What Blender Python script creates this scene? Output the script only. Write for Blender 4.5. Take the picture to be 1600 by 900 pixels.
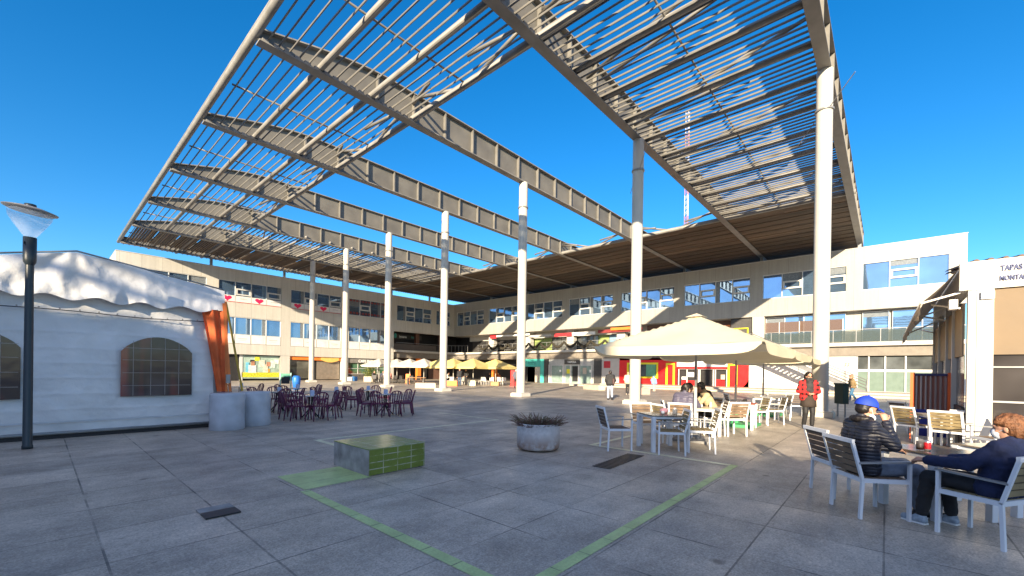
import bpy, bmesh, math, random
from mathutils import Vector, Matrix, noise as mnoise
random.seed(7)
R = math.radians
sc = bpy.context.scene
col = sc.collection
for o in list(bpy.data.objects): bpy.data.objects.remove(o)

# ------------------------------------------------------------------ camera, sky, sun, exposure
CAM_YAW, CAM_PITCH, CAM_ROLL, FPX, PYC = 0.7267, -0.0015, 0.0146, 658.5, 580.06
def cam_axes():
    F0 = Vector((math.cos(CAM_YAW), math.sin(CAM_YAW), 0)); R0 = Vector((math.sin(CAM_YAW), -math.cos(CAM_YAW), 0)); U0 = Vector((0, 0, 1))
    F = F0*math.cos(CAM_PITCH) + U0*math.sin(CAM_PITCH); U = -F0*math.sin(CAM_PITCH) + U0*math.cos(CAM_PITCH)
    Rr = R0*math.cos(CAM_ROLL) + U*math.sin(CAM_ROLL); U = -R0*math.sin(CAM_ROLL) + U*math.cos(CAM_ROLL)
    return F, Rr, U
CF, CR, CU = cam_axes()
EYE = Vector((0, 0, 1.6))
cd = bpy.data.cameras.new('camera'); cam = bpy.data.objects.new('camera', cd); col.objects.link(cam)
M = Matrix.Identity(4)
for i in range(3):
    M[i][0], M[i][1], M[i][2], M[i][3] = CR[i], CU[i], -CF[i], EYE[i]
cam.matrix_world = M
cd.sensor_width = 36; cd.lens = 36*FPX/1600; cd.shift_y = (PYC-450)/1600; cd.clip_start = .1; cd.clip_end = 1500
sc.camera = cam
def at(px, py, axis, val):
    """the point of the plane axis=val that the photograph shows at pixel (px, py)"""
    d = CF + CR*((px-800)/FPX) + CU*((PYC-py)/FPX)
    i = 'xyz'.index(axis); t = (val-EYE[i])/d[i]
    return EYE + d*t

SKY_FILL = 2.7
SUN_TO = Vector((-1, -.45, .30)).normalized()
w = bpy.data.worlds.new('World'); sc.world = w; w.use_nodes = True
nt = w.node_tree; bg = nt.nodes['Background']
sky = nt.nodes.new('ShaderNodeTexSky'); sky.sky_type = 'NISHITA'; sky.sun_disc = False
sky.sun_elevation = math.asin(SUN_TO.z); sky.sun_rotation = math.atan2(SUN_TO.x, SUN_TO.y)
sky.air_density = 1.0; sky.dust_density = .1; sky.ozone_density = 4.0; sky.altitude = 200
hs = nt.nodes.new('ShaderNodeHueSaturation'); hs.inputs['Saturation'].default_value = 1.27; hs.inputs['Value'].default_value = .88
nt.links.new(sky.outputs[0], hs.inputs['Color'])
# warm glow added on the sun's side of the sky to fill the shade
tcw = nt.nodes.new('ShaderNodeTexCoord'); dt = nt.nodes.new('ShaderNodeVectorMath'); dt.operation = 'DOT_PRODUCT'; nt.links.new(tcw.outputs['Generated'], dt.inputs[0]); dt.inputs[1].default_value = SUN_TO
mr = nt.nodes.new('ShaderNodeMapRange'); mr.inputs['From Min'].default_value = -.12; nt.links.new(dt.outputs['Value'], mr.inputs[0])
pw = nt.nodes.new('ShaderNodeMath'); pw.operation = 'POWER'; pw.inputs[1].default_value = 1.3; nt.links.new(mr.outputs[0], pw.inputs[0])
fill_mix = nt.nodes.new('ShaderNodeMix'); fill_mix.data_type = 'RGBA'; fill_mix.blend_type = 'ADD'; nt.links.new(pw.outputs[0], fill_mix.inputs['Factor']); nt.links.new(hs.outputs[0], fill_mix.inputs[6]); fill_mix.inputs[7].default_value = (SKY_FILL*1.0, SKY_FILL*.80, SKY_FILL*.62, 1)
nt.links.new(fill_mix.outputs[2], bg.inputs[0])
bg.inputs[1].default_value = .10
sd = bpy.data.lights.new('sun', 'SUN'); sd.energy = 4.4; sd.angle = R(.6); sd.color = (1, .83, .59)
so = bpy.data.objects.new('sun', sd); col.objects.link(so); so.rotation_euler = SUN_TO.to_track_quat('Z', 'Y').to_euler()
so.location = (-20, -10, 30)
sc.view_settings.view_transform = 'Standard'; sc.view_settings.look = 'None'; sc.view_settings.gamma = 1
sc.view_settings.exposure = 1.55
try: sc.cycles.max_bounces = 6; sc.cycles.diffuse_bounces = 3; sc.cycles.glossy_bounces = 3; sc.cycles.transparent_max_bounces = 12; sc.cycles.use_denoising = True
except Exception: pass

# ------------------------------------------------------------------ helpers
side_scene = bpy.data.scenes.new('side')
def evaluated_mesh(o):
    side_scene.collection.objects.link(o); vl = side_scene.view_layers[0]; vl.update()
    me = bpy.data.meshes.new_from_object(o.evaluated_get(vl.depsgraph)); bpy.data.objects.remove(o); return me
class MB:
    def __init__(s): s.v = []; s.f = []; s.m = []; s.mi = 0; s.sm = []
    def add(s, vs, fs, smooth=False):
        n = len(s.v); s.v += [tuple(x) for x in vs]; s.f += [tuple(i+n for i in f) for f in fs]; s.m += [s.mi]*len(fs); s.sm += [smooth]*len(fs); return s
    def box(s, c, d, rz=0, M=None):
        x, y, z = d[0]/2, d[1]/2, d[2]/2; c = Vector(c)
        vs = [Vector(p) for p in ((-x,-y,-z),(x,-y,-z),(x,y,-z),(-x,y,-z),(-x,-y,z),(x,-y,z),(x,y,z),(-x,y,z))]
        if M is not None: vs = [M @ v for v in vs]
        elif rz: vs = [Matrix.Rotation(rz, 3, 'Z') @ v for v in vs]
        return s.add([v+c for v in vs], [(0,3,2,1),(4,5,6,7),(0,1,5,4),(1,2,6,5),(2,3,7,6),(3,0,4,7)])
    def bx(s, a, b):
        return s.box([(a[i]+b[i])/2 for i in range(3)], [abs(b[i]-a[i]) for i in range(3)])
    def bar(s, p, q, w, h=None, up=(0, 0, 1)):
        """rectangular bar from p to q, w wide, h along 'up'"""
        h = h or w; p, q = Vector(p), Vector(q); d = (q-p); L = d.length
        if L < 1e-6: return s
        d /= L; u = Vector(up)
        if abs(d.dot(u)) > .98: u = Vector((1, 0, 0))
        a = d.cross(u).normalized(); u = a.cross(d)
        vs = [p+a*(w/2*i)+u*(h/2*j) for i, j in ((-1,-1),(1,-1),(1,1),(-1,1))] + [q+a*(w/2*i)+u*(h/2*j) for i, j in ((-1,-1),(1,-1),(1,1),(-1,1))]
        return s.add(vs, [(0,1,2,3),(7,6,5,4),(0,4,5,1),(1,5,6,2),(2,6,7,3),(3,7,4,0)])
    def tube(s, pts, r, n=8, cap=True, rs=None):
        pts = [Vector(p) for p in pts]; rings = []
        for i, p in enumerate(pts):
            d = (pts[min(i+1, len(pts)-1)]-pts[max(i-1, 0)]).normalized()
            u = Vector((0, 0, 1)) if abs(d.z) < .95 else Vector((1, 0, 0))
            a = d.cross(u).normalized(); b = a.cross(d); rr = rs[i] if rs else r
            rings.append([p+a*(rr*math.cos(2*math.pi*k/n))+b*(rr*math.sin(2*math.pi*k/n)) for k in range(n)])
        vs = [v for rg in rings for v in rg]; fs = []
        for i in range(len(pts)-1):
            for k in range(n): fs.append((i*n+k, i*n+(k+1) % n, (i+1)*n+(k+1) % n, (i+1)*n+k))
        if cap: fs += [tuple(range(n))[::-1], tuple((len(pts)-1)*n+k for k in range(n))]
        return s.add(vs, fs, n > 5)
    def lathe(s, c, prof, n=20, a0=0, a1=2*math.pi):
        c = Vector(c); vs = []; fs = []; full = abs(a1-a0-2*math.pi) < 1e-6; N = n if full else n+1
        for r, z in prof:
            for k in range(N):
                t = a0+(a1-a0)*k/n; vs.append(c+Vector((r*math.cos(t), r*math.sin(t), z)))
        for i in range(len(prof)-1):
            for k in range(n): fs.append((i*N+k, i*N+(k+1) % N, (i+1)*N+(k+1) % N, (i+1)*N+k))
        return s.add(vs, fs, True)
    def cyl(s, c, r, h, n=16):
        return s.lathe(c, [(0, 0), (r, 0), (r, h), (0, h)], n)
    def prism(s, poly, axis, a, b):
        """2-D polygon extruded along axis from a to b"""
        def P(p, t): return {'x': (t, p[0], p[1]), 'y': (p[0], t, p[1]), 'z': (p[0], p[1], t)}[axis]
        n = len(poly); vs = [P(p, a) for p in poly]+[P(p, b) for p in poly]
        return s.add(vs, [tuple(range(n))[::-1], tuple(range(n, 2*n))]+[(i, (i+1) % n, n+(i+1) % n, n+i) for i in range(n)])
    def ball(s, c, r, n=10, M=None):
        r = r if hasattr(r, '__len__') else (r, r, r); c = Vector(c); vs = []; fs = []; m = max(4, n//2)
        for i in range(1, m):
            for k in range(n):
                t, ph = math.pi*i/m, 2*math.pi*k/n; v = Vector((r[0]*math.sin(t)*math.cos(ph), r[1]*math.sin(t)*math.sin(ph), r[2]*math.cos(t)))
                vs.append(c+(M @ v if M is not None else v))
        vt = Vector((0, 0, r[2])); vb = -vt
        vs += [c+(M @ vt if M is not None else vt), c+(M @ vb if M is not None else vb)]
        T, B = len(vs)-2, len(vs)-1
        for i in range(m-2):
            for k in range(n): fs.append((i*n+k, (i+1)*n+k, (i+1)*n+(k+1) % n, i*n+(k+1) % n))
        for k in range(n): fs.append((T, k, (k+1) % n)); fs.append((B, (m-2)*n+(k+1) % n, (m-2)*n+k))
        return s.add(vs, fs, True)
    def mesh(s, name, mats):
        me = bpy.data.meshes.new(name); me.from_pydata(s.v, [], s.f)
        for m in (mats if isinstance(mats, (list, tuple)) else [mats]): me.materials.append(m)
        me.polygons.foreach_set('material_index', s.m); me.polygons.foreach_set('use_smooth', s.sm); me.update(); return me
    def build(s, name, mats, parent=None, loc=(0, 0, 0), rz=0, bevel=0):
        o = bpy.data.objects.new(name, s.mesh(name, mats)); col.objects.link(o)
        o.location = loc; o.rotation_euler = (0, 0, rz)
        if parent: o.parent = parent
        if bevel:
            b = o.modifiers.new('bevel', 'BEVEL'); b.width = bevel; b.segments = 2; b.limit_method = 'ANGLE'
        return o
def tag(o, label=None, cat=None, group=None, kind=None):
    for k, v in (('label', label), ('category', cat), ('group', group), ('kind', kind)):
        if v: o[k] = v
    return o
def thing(name, label, cat, loc=(0, 0, 0), rz=0, group=None):
    o = bpy.data.objects.new(name, None); col.objects.link(o); o.location = loc; o.rotation_euler = (0, 0, rz); o.empty_display_size = .1
    return tag(o, label, cat, group)
KIDS = {}
def copy_tree(o, label=None, loc=None, rz=None):
    def cp(x, par):
        c = x.copy(); col.objects.link(c)
        if par: c.parent = par
        for ch in x.children: cp(ch, c)
        return c
    c = cp(o, None)
    if label: c['label'] = label
    if loc is not None: c.location = loc
    if rz is not None: c.rotation_euler = (0, 0, rz)
    return c

# ------------------------------------------------------------------ materials
def mat(name, c, rough=.6, metal=0, var=.12, scale=3, bump=0, bscale=40, spec=.5, detail=5):
    m = bpy.data.materials.new(name); m.use_nodes = True; n = m.node_tree.nodes; L = m.node_tree.links; b = n['Principled BSDF']
    b.inputs['Roughness'].default_value = rough; b.inputs['Metallic'].default_value = metal; b.inputs['Specular IOR Level'].default_value = spec
    c = tuple(c)+(1,) if len(c) == 3 else c
    tc = n.new('ShaderNodeTexCoord')
    if var:
        nz = n.new('ShaderNodeTexNoise'); nz.inputs['Scale'].default_value = scale; nz.inputs['Detail'].default_value = detail; L.new(tc.outputs['Object'], nz.inputs['Vector'])
        mp = n.new('ShaderNodeMapRange'); mp.inputs['From Min'].default_value = .3; mp.inputs['From Max'].default_value = .7; mp.inputs['To Min'].default_value = 1-var; mp.inputs['To Max'].default_value = 1+var
        L.new(nz.outputs[0], mp.inputs[0])
        mx = n.new('ShaderNodeMix'); mx.data_type = 'RGBA'; mx.blend_type = 'MULTIPLY'; mx.inputs['Factor'].default_value = 1
        mx.inputs[6].default_value = c; L.new(mp.outputs[0], mx.inputs[7]); L.new(mx.outputs[2], b.inputs['Base Color'])
        r2 = n.new('ShaderNodeMapRange'); r2.inputs['To Min'].default_value = max(.02, rough-.12); r2.inputs['To Max'].default_value = min(1, rough+.12)
        L.new(nz.outputs[0], r2.inputs[0]); L.new(r2.outputs[0], b.inputs['Roughness'])
    else: b.inputs['Base Color'].default_value = c
    if bump:
        nb = n.new('ShaderNodeTexNoise'); nb.inputs['Scale'].default_value = bscale; nb.inputs['Detail'].default_value = 4; L.new(tc.outputs['Object'], nb.inputs['Vector'])
        bp = n.new('ShaderNodeBump'); bp.inputs['Strength'].default_value = bump; bp.inputs['Distance'].default_value = .02
        L.new(nb.outputs[0], bp.inputs['Height']); L.new(bp.outputs[0], b.inputs['Normal'])
    return m
class NB:
    """tiny node helper"""
    def __init__(s, m): s.m = m; m.use_nodes = True; s.n = m.node_tree.nodes; s.L = m.node_tree.links; s.b = s.n['Principled BSDF']
    def node(s, t, **kw):
        x = s.n.new(t)
        for k, v in kw.items(): setattr(x, k, v)
        return x
    def math(s, op, a, b=None, c=None):
        x = s.node('ShaderNodeMath', operation=op)
        for i, v in enumerate((a, b, c)):
            if v is None: continue
            if isinstance(v, (int, float)): x.inputs[i].default_value = v
            else: s.L.new(v, x.inputs[i])
        return x.outputs[0]
    def noise(s, vec, scale, detail=4, rough=.5):
        x = s.node('ShaderNodeTexNoise'); x.inputs['Scale'].default_value = scale; x.inputs['Detail'].default_value = detail; x.inputs['Roughness'].default_value = rough
        s.L.new(vec, x.inputs['Vector']); return x.outputs[0]
    def rng(s, v, a, b, c, d):
        x = s.node('ShaderNodeMapRange'); s.L.new(v, x.inputs[0])
        for i, q in enumerate((a, b, c, d)): x.inputs[i+1].default_value = q
        return x.outputs[0]
    def mix(s, f, a, b, mode='MIX'):
        x = s.node('ShaderNodeMix', data_type='RGBA', blend_type=mode)
        for i, v in ((0, f), (6, a), (7, b)):
            if isinstance(v, (int, float)): x.inputs[i].default_value = v
            elif isinstance(v, tuple): x.inputs[i].default_value = v+(1,) if len(v) == 3 else v
            else: s.L.new(v, x.inputs[i])
        return x.outputs[2]
    def line(s, v, period, offset, width):
        """1 on the joint line, 0 elsewhere"""
        t = s.math('SUBTRACT', v, offset); t = s.math('DIVIDE', t, period); t = s.math('FRACT', t)
        t = s.math('SUBTRACT', t, .5); t = s.math('ABSOLUTE', t)
        return s.math('GREATER_THAN', t, .5-width/period/2)

def cladding(name, axis, c, off, per=1.5925, zoffs=7.2):
    m = bpy.data.materials.new(name); h = NB(m); g = h.node('ShaderNodeNewGeometry'); sp = h.node('ShaderNodeSeparateXYZ'); h.L.new(g.outputs['Position'], sp.inputs[0])
    a = sp.outputs['XYZ'.index(axis)]
    ln = h.line(a, per, off, .022)
    n1 = h.noise(g.outputs['Position'], .35, 5); n2 = h.noise(g.outputs['Position'], 6, 4)
    mp = h.node('ShaderNodeMapping'); mp.inputs['Scale'].default_value = (2.5, 2.5, .12); h.L.new(g.outputs['Position'], mp.inputs[0])
    n3 = h.noise(mp.outputs[0], 1.6, 5, .65)
    v = h.math('MULTIPLY', h.rng(n1, .3, .7, .93, 1.05), h.rng(n3, .35, .75, 1.03, .86)); v = h.math('MULTIPLY', v, h.rng(n2, .3, .7, .97, 1.03))
    # each panel a slightly different tone
    cell = h.math('FLOOR', h.math('DIVIDE', h.math('SUBTRACT', a, off), per)); wn = h.node('ShaderNodeTexWhiteNoise', noise_dimensions='1D'); h.L.new(cell, wn.inputs['W'])
    v = h.math('MULTIPLY', v, h.rng(wn.outputs[0], 0, 1, .96, 1.03))
    cc = h.mix(1.0, c, v, 'MULTIPLY'); cc = h.mix(h.math('MULTIPLY', ln, .55), cc, (.10, .09, .08))
    h.L.new(cc, h.b.inputs['Base Color']); h.b.inputs['Roughness'].default_value = .5
    return m
M_cladR = cladding('cladding_panels', 'Y', (.375, .36, .325), 10.16)
M_cladL = cladding('cladding_panels_brightened', 'X', (.55, .53, .48), 13.02)  # same cladding as the right wing, colour lightened for the weaker sun here
M_white = mat('white_paint', (.50, .475, .43), .45, var=.06, scale=2)
M_col = mat('column_paint', (.50, .475, .42), .4, var=.06, scale=1.2)
M_frame = mat('white_window_frame', (.58, .58, .56), .4, var=.05)
M_steel = mat('weathered_canopy_steel', (.225, .215, .195), .5, var=.22, scale=1.3, bump=.05)
M_web = mat('girder_web_paint', (.15, .14, .12), .6, var=.2, scale=.9, detail=8)
M_bar = mat('louvre_tube_paint', (.165, .157, .14), .45, var=.15, scale=2)
M_wood = None
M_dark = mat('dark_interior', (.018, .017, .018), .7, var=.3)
M_slab = mat('balcony_slab', (.50, .48, .44), .6, var=.12, scale=.8)
M_concrete = mat('raw_concrete', (.27, .265, .255), .85, var=.42, scale=4, bump=.25, bscale=25, detail=9)
M_grey = mat('grey_steel', (.30, .30, .30), .4, metal=.3, var=.1)
M_black = mat('black_paint', (.015, .016, .018), .45, var=.2)
M_red = mat('red_paint', (.72, .012, .012), .4, var=.05)
M_yellow = mat('yellow_paint', (.75, .68, .02), .4, var=.05)
M_teal = mat('teal_paint', (.07, .50, .42), .45, var=.06)
M_orange = mat('orange_paint', (.78, .20, .03), .5, var=.1)
M_beige = mat('beige_stone', (.50, .42, .33), .75, var=.15, scale=2)
M_charcoal = mat('charcoal_cladding', (.055, .052, .05), .55, var=.2)
def glass(name, c, rough=.03, ior=2.2, var=0, refl=None):
    m = bpy.data.materials.new(name); h = NB(m)
    h.b.inputs['Roughness'].default_value = rough; h.b.inputs['IOR'].default_value = ior; h.b.inputs['Specular IOR Level'].default_value = .6
    g = h.node('ShaderNodeNewGeometry'); n1 = h.noise(g.outputs['Position'], .55, 3); wn = h.noise(g.outputs['Position'], 7, 3)
    if refl: h.b.inputs['Metallic'].default_value = .75; c = refl
    h.L.new(h.mix(h.rng(n1, .4, .62, 0, 1), c, tuple(x*(.8 if refl else 2.2)+.01 for x in c)), h.b.inputs['Base Color'])
    bp = h.node('ShaderNodeBump'); bp.inputs['Strength'].default_value = .03; bp.inputs['Distance'].default_value = .05
    h.L.new(h.noise(g.outputs['Position'], .9, 2), bp.inputs['Height']); h.L.new(bp.outputs[0], h.b.inputs['Normal'])
    return m
M_glass = glass('coated_window_glass', (.012, .022, .05), refl=(.22, .36, .56))
M_shop = glass('shop_glass', (.05, .055, .055), ior=1.6)
M_frost = mat('frosted_glass', (.13, .185, .155), .35, var=.06)
def clear(name, tint=(.9, .95, .95), a=.25, rough=.05):
    m = bpy.data.materials.new(name); h = NB(m); h.b.inputs['Base Color'].default_value = tint+(1,); h.b.inputs['Roughness'].default_value = rough; h.b.inputs['Alpha'].default_value = a
    return m
M_rail = clear('railing_glass', (.10, .13, .13), .5)
M_bulb = clear('lamp_bowl', (.85, .92, 1.0), .16)
M_pvc = clear('clear_vinyl', (.16, .13, .13), .72, .12)

# ------------------------------------------------------------------ ground
def ground_mat():
    m = bpy.data.materials.new('granite_paving'); h = NB(m); g = h.node('ShaderNodeNewGeometry'); P = g.outputs['Position']
    sp = h.node('ShaderNodeSeparateXYZ'); h.L.new(P, sp.inputs[0]); X, Y = sp.outputs[0], sp.outputs[1]
    px, ox, py, oy = .945, .385, .935, .935
    lx = h.line(X, px, ox, .018); ly = h.line(Y, py, oy, .016)
    brk = h.rng(h.noise(P, .9, 4), .36, .6, .15, 1)
    brk2 = h.rng(h.noise(P, 1.7, 3), .4, .62, .1, 1)
    ln = h.math('MAXIMUM', h.math('MULTIPLY', lx, brk2), h.math('MULTIPLY', ly, brk))
    cx = h.math('FLOOR', h.math('DIVIDE', h.math('SUBTRACT', X, ox), px)); cy = h.math('FLOOR', h.math('DIVIDE', h.math('SUBTRACT', Y, oy), py))
    cv = h.node('ShaderNodeCombineXYZ'); h.L.new(cx, cv.inputs[0]); h.L.new(cy, cv.inputs[1]); wn = h.node('ShaderNodeTexWhiteNoise', noise_dimensions='2D'); h.L.new(cv.outputs[0], wn.inputs['Vector'])
    speck = h.noise(P, 48, 3, .8); fine = h.noise(P, 16, 6, .7); big = h.noise(P, .22, 5, .6); mid = h.noise(P, 1.3, 6, .65)
    v = h.math('MULTIPLY', h.rng(speck, .3, .7, .56, 1.44), h.rng(fine, .3, .7, .78, 1.2))
    v = h.math('MULTIPLY', v, h.rng(big, .3, .7, .82, 1.16)); v = h.math('MULTIPLY', v, h.rng(mid, .3, .72, 1.2, .72))
    v = h.math('MULTIPLY', v, h.rng(wn.outputs[0], 0, 1, .86, 1.10))
    sx = h.node('ShaderNodeTexVoronoi'); sx.inputs['Scale'].default_value = .75; h.L.new(P, sx.inputs['Vector'])
    spot = h.rng(sx.outputs['Distance'], .035, .06, .45, 1)
    s2 = h.node('ShaderNodeTexVoronoi'); s2.inputs['Scale'].default_value = 2.1; h.L.new(P, s2.inputs['Vector'])
    v = h.math('MULTIPLY', v, h.math('MULTIPLY', spot, h.rng(s2.outputs['Distance'], .03, .05, .6, 1)))
    mp2 = h.node('ShaderNodeMapping'); mp2.inputs['Rotation'].default_value = (0, 0, .7); mp2.inputs['Scale'].default_value = (.5, 2.2, 1); h.L.new(P, mp2.inputs[0])
    v = h.math('MULTIPLY', v, h.rng(h.noise(mp2.outputs[0], .8, 6, .65), .35, .7, 1.12, .82))
    cc = h.mix(1.0, h.mix(h.rng(big, .35, .65, 0, 1), (.375, .33, .28), (.44, .375, .295)), v, 'MULTIPLY')
    cc = h.mix(h.math('MULTIPLY', ln, .85), cc, (.03, .03, .03))
    h.L.new(cc, h.b.inputs['Base Color']); h.L.new(h.rng(mid, .3, .7, .38, .62), h.b.inputs['Roughness'])
    bp = h.node('ShaderNodeBump'); bp.inputs['Strength'].default_value = .25; bp.inputs['Distance'].default_value = .004
    hh = h.math('SUBTRACT', speck, h.math('MULTIPLY', ln, 2.0)); h.L.new(hh, bp.inputs['Height']); h.L.new(bp.outputs[0], h.b.inputs['Normal'])
    return m
M_ground = ground_mat()
MB().add([(-400, -400, 0), (500, -400, 0), (500, 500, 0), (-400, 500, 0)], [(0, 1, 2, 3)]).build('ground', M_ground)['kind'] = 'structure'
def tile_mat(name, c, per, mortar, axes='XY', rough=.45):
    m = bpy.data.materials.new(name); h = NB(m); g = h.node('ShaderNodeNewGeometry'); P = g.outputs['Position']; sp = h.node('ShaderNodeSeparateXYZ'); h.L.new(P, sp.inputs[0])
    ln = None
    for ax, p_, o_ in per:
        l = h.line(sp.outputs['XYZ'.index(ax)], p_, o_, .012); ln = l if ln is None else h.math('MAXIMUM', ln, l)
    brk = h.rng(h.noise(P, 5, 3), .4, .55, .1, 1)
    cc = h.mix(1.0, c, h.math('MULTIPLY', h.rng(h.noise(P, 3, 5), .3, .7, .82, 1.15), h.rng(h.noise(P, 40, 3), .3, .7, .9, 1.1)), 'MULTIPLY')
    wear = h.rng(h.noise(P, 9, 6, .7), .62, .72, 0, .45)
    cc = h.mix(wear, cc, (.30, .30, .28))
    h.L.new(h.mix(h.math('MULTIPLY', ln, brk), cc, mortar), h.b.inputs['Base Color']); h.b.inputs['Roughness'].default_value = rough
    return m
M_line = tile_mat('green_tile_strip', (.42, .53, .22), [('Y', .42, 5.57)], (.10, .12, .08)); M_linex = tile_mat('green_tile_strip', (.42, .53, .22), [('X', .42, 2.37)], (.10, .12, .08))
M_line2 = tile_mat('pale_tile_strip', (.66, .65, .44), [('X', 1.26, 2.3)], (.15, .15, .12))
def strip(x0, y0, x1, y1, m=M_line, z=.004):
    MB().add([(x0, y0, z), (x1, y0, z), (x1, y1, z), (x0, y1, z)], [(0, 1, 2, 3)]).build('painted_line', m)['kind'] = 'structure'
strip(2.25, -3, 2.37, 5.62); strip(2.37, 1.91, 8.12, 2.03, M_linex); strip(8.00, 2.03, 8.12, 4.86, M_line2); strip(8.12, 4.74, 9.95, 4.86, M_line2)
strip(2.33, 5.66, 3.28, 6.63); strip(4.05, 6.95, 4.17, 9.45, M_line2); strip(4.17, 9.33, 9.95, 9.45, M_line2); strip(9.83, 9.45, 9.95, 12.4, M_line2)
t = thing('drain_cover', 'dark metal drain cover half lifted in the paving, left of the green strip', 'drain cover', (1.33, 5.48, 0))
MB().bx((-.16, -.22, .004), (.16, 0.0, .02)).build('lid', M_black, t); MB().bx((-.16, .02, .004), (.16, .2, .016)).build('frame', M_concrete, t)
t = thing('drain_grate', 'long dark slotted grate in the paving in front of the umbrella table', 'drain grate', (7.0, 3.58, 0), R(3))
mb = MB()
for k in range(15): mb.bx((-.75+k*.1, -.16, .004), (-.68+k*.1, .16, .012))
mb.build('bars', M_black, t)

# ------------------------------------------------------------------ louvred canopy
COLX, Y0, SP, ZT, XL, XI, XR, XE = 20.0, 1.91, 7.5676, 13.27, 5.15, 11.75, 34.85, 50.6
canopy = thing('louvred_canopy', 'huge grey steel louvre canopy on tall white columns over the plaza', 'canopy', (0, 0, 0))
YK = [Y0+SP*k for k in range(8)]
for k in range(7):
    cb = MB().lathe((0, 0, 0), [(.27, .0), (.27, ZT+.01)], 24)
    c = cb.build('column', M_col, canopy, (COLX, YK[k], 0))
    MB().bx((-.45, -.45, 0), (.45, .45, .2)).bx((-.4, -.4, .2), (.4, .4, .24)).build('plinth', M_col, c, bevel=.02)
    q = MB().lathe((0, 0, 0), [(.27, 0), (.315, 0), (.315, .07), (.27, .07)], 20)
    for a in (R(40), R(220)): q.bar((.27*math.cos(a), .27*math.sin(a), .04), (1.5*math.cos(a), 1.5*math.sin(a), -.45 if a < 2 else .5), .022)
    q.build('cable_clamp', M_grey, c, (0, 0, 11.7))
def girder_top(x):
    """height of the top flange: a haunch that thins towards the free end"""
    t = max(0, min(1, (x-XL)/5.6)); return ZT+.40+.95*math.sin(t*math.pi/2)**1.1
for k in range(8):
    y = YK[k]; mb = MB(); xs = [XL+i*.55 for i in range(int((XE-XL)/.55)+1)]+[XE]
    mb.bx((XL, y-.21, ZT), (XE, y+.21, ZT+.05))
    mb.mi = 1
    for a, b in zip(xs[:-1], xs[1:]):
        za, zb = girder_top(a), girder_top(b)
        mb.add([(a, y-.02, ZT+.05), (b, y-.02, ZT+.05), (b, y-.02, zb), (a, y-.02, za), (a, y+.02, ZT+.05), (b, y+.02, ZT+.05), (b, y+.02, zb), (a, y+.02, za)],
               [(0, 1, 2, 3), (7, 6, 5, 4)])
    mb.mi = 0
    for a, b in zip(xs[:-1], xs[1:]):
        mb.bar((a, y, girder_top(a)+.02), (b+.01, y, girder_top(b)+.02), .42, .05)
    mb.mi = 2; x = XI-1.9
    while x < XE:
        mb.bx((x-.03, y-.19, ZT+.05), (x+.03, y-.02, girder_top(x)-.01)); mb.bx((x-.03, y+.02, ZT+.05), (x+.03, y+.19, girder_top(x)-.01)); x += 1.9
    mb.mi = 0; x = XL+.2                                   # saddles that carry the tubes
    while x < XI: mb.box((x, y, ZT+.1), (.22, .40, .10)); x += .37
    mb.build('girder', [M_steel, M_web, M_bar], canopy)
YA, YB = YK[0]-.3, YK[7]+1.2
MB().tube([(XL-.05, YA, ZT+.32), (XL-.05, YB, ZT+.32)], .14, 10).tube([(XL-.05, YA, ZT+.62), (XL-.05, YB, ZT+.62)], .06, 6).build('edge_tube', M_steel, canopy)
for x in (7.35, 9.55, XI): MB().tube([(x, YA+.3, ZT+.22), (x, YB, ZT+.22)], .125 if x < XI else .15, 10).build('purlin', M_steel, canopy)
x = XI+2.2
while x < XR-.5: MB().tube([(x, YA+.3, ZT+.22), (x, YK[1]+.2, ZT+.22)], .125, 10).build('purlin', M_steel, canopy); x += 2.2
x = XI+2.2
while x < XR-.5: MB().tube([(x, YK[5]-.2, ZT+.22), (x, YB, ZT+.22)], .11, 8).build('purlin', M_steel, canopy); x += 2.2
MB().tube([(XR, YA, ZT+.2), (XR, YB, ZT+.2)], .15, 10).build('purlin', M_steel, canopy)
mb = MB()
for xx in (XI, XR):
    for k in range(7):
        a, b = YK[k], YK[k+1]; m_ = (a+b)/2
        for p, q in (((xx+.05, a+.15, ZT+1.2), (xx, m_-.6, ZT+.28)), ((xx+.05, b-.15, ZT+1.2), (xx, m_+.6, ZT+.28)), ((xx-.05, a+.15, ZT+.9), (xx-1.0, a+2.6, ZT+.3)), ((xx-.05, b-.15, ZT+.9), (xx-1.0, b-2.6, ZT+.3))): MB().tube([p, q], .075, 7).build('brace', M_bar, canopy)
mb = MB()
for xx in (14.6, 18.9, 23.4, 27.8, 32.2):
    a, b = YK[0], YK[1]
    for p, q in (((xx-1.6, a+.2, ZT+.5), (xx+.2, b-.2, ZT+.32)), ((xx+1.4, b-.3, ZT+.9), (xx-.3, a+2.2, ZT+.34))): MB().tube([p, q], .07, 7).build('brace', M_bar, canopy)
for xx in (14.6, 18.9, 23.4, 27.8, 32.2):
    a, b = YK[5], YK[6]
    MB().tube([(xx-1.6, a+.2, ZT+1.0), (xx+.2, b-.2, ZT+.32)], .07, 7).build('brace', M_bar, canopy)
def bars(name, x0, x1, y0, y1, step=.366, r=.032):
    mb = MB(); x = x0
    while x < x1:
        oval = [(r*.75*math.cos(a*math.pi/4), r*1.6*math.sin(a*math.pi/4)) for a in range(8)]; n_ = len(mb.v)
        mb.add([(x+u, y0, ZT+.18+v) for u, v in oval]+[(x+u, y1, ZT+.18+v) for u, v in oval], [(i, (i+1) % 8, 8+(i+1) % 8, 8+i) for i in range(8)], True); x += step
    ym = (y0+y1)/2; mb.tube([(x0-.1, ym, ZT+.27), (x1, ym, ZT+.27)], .04, 6)
    return mb.build(name, M_bar, canopy)
for k in range(1, 7): bars('louvre_panel', XL+.3, XI, YK[k]+.02, YK[k+1]-.02)
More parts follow.
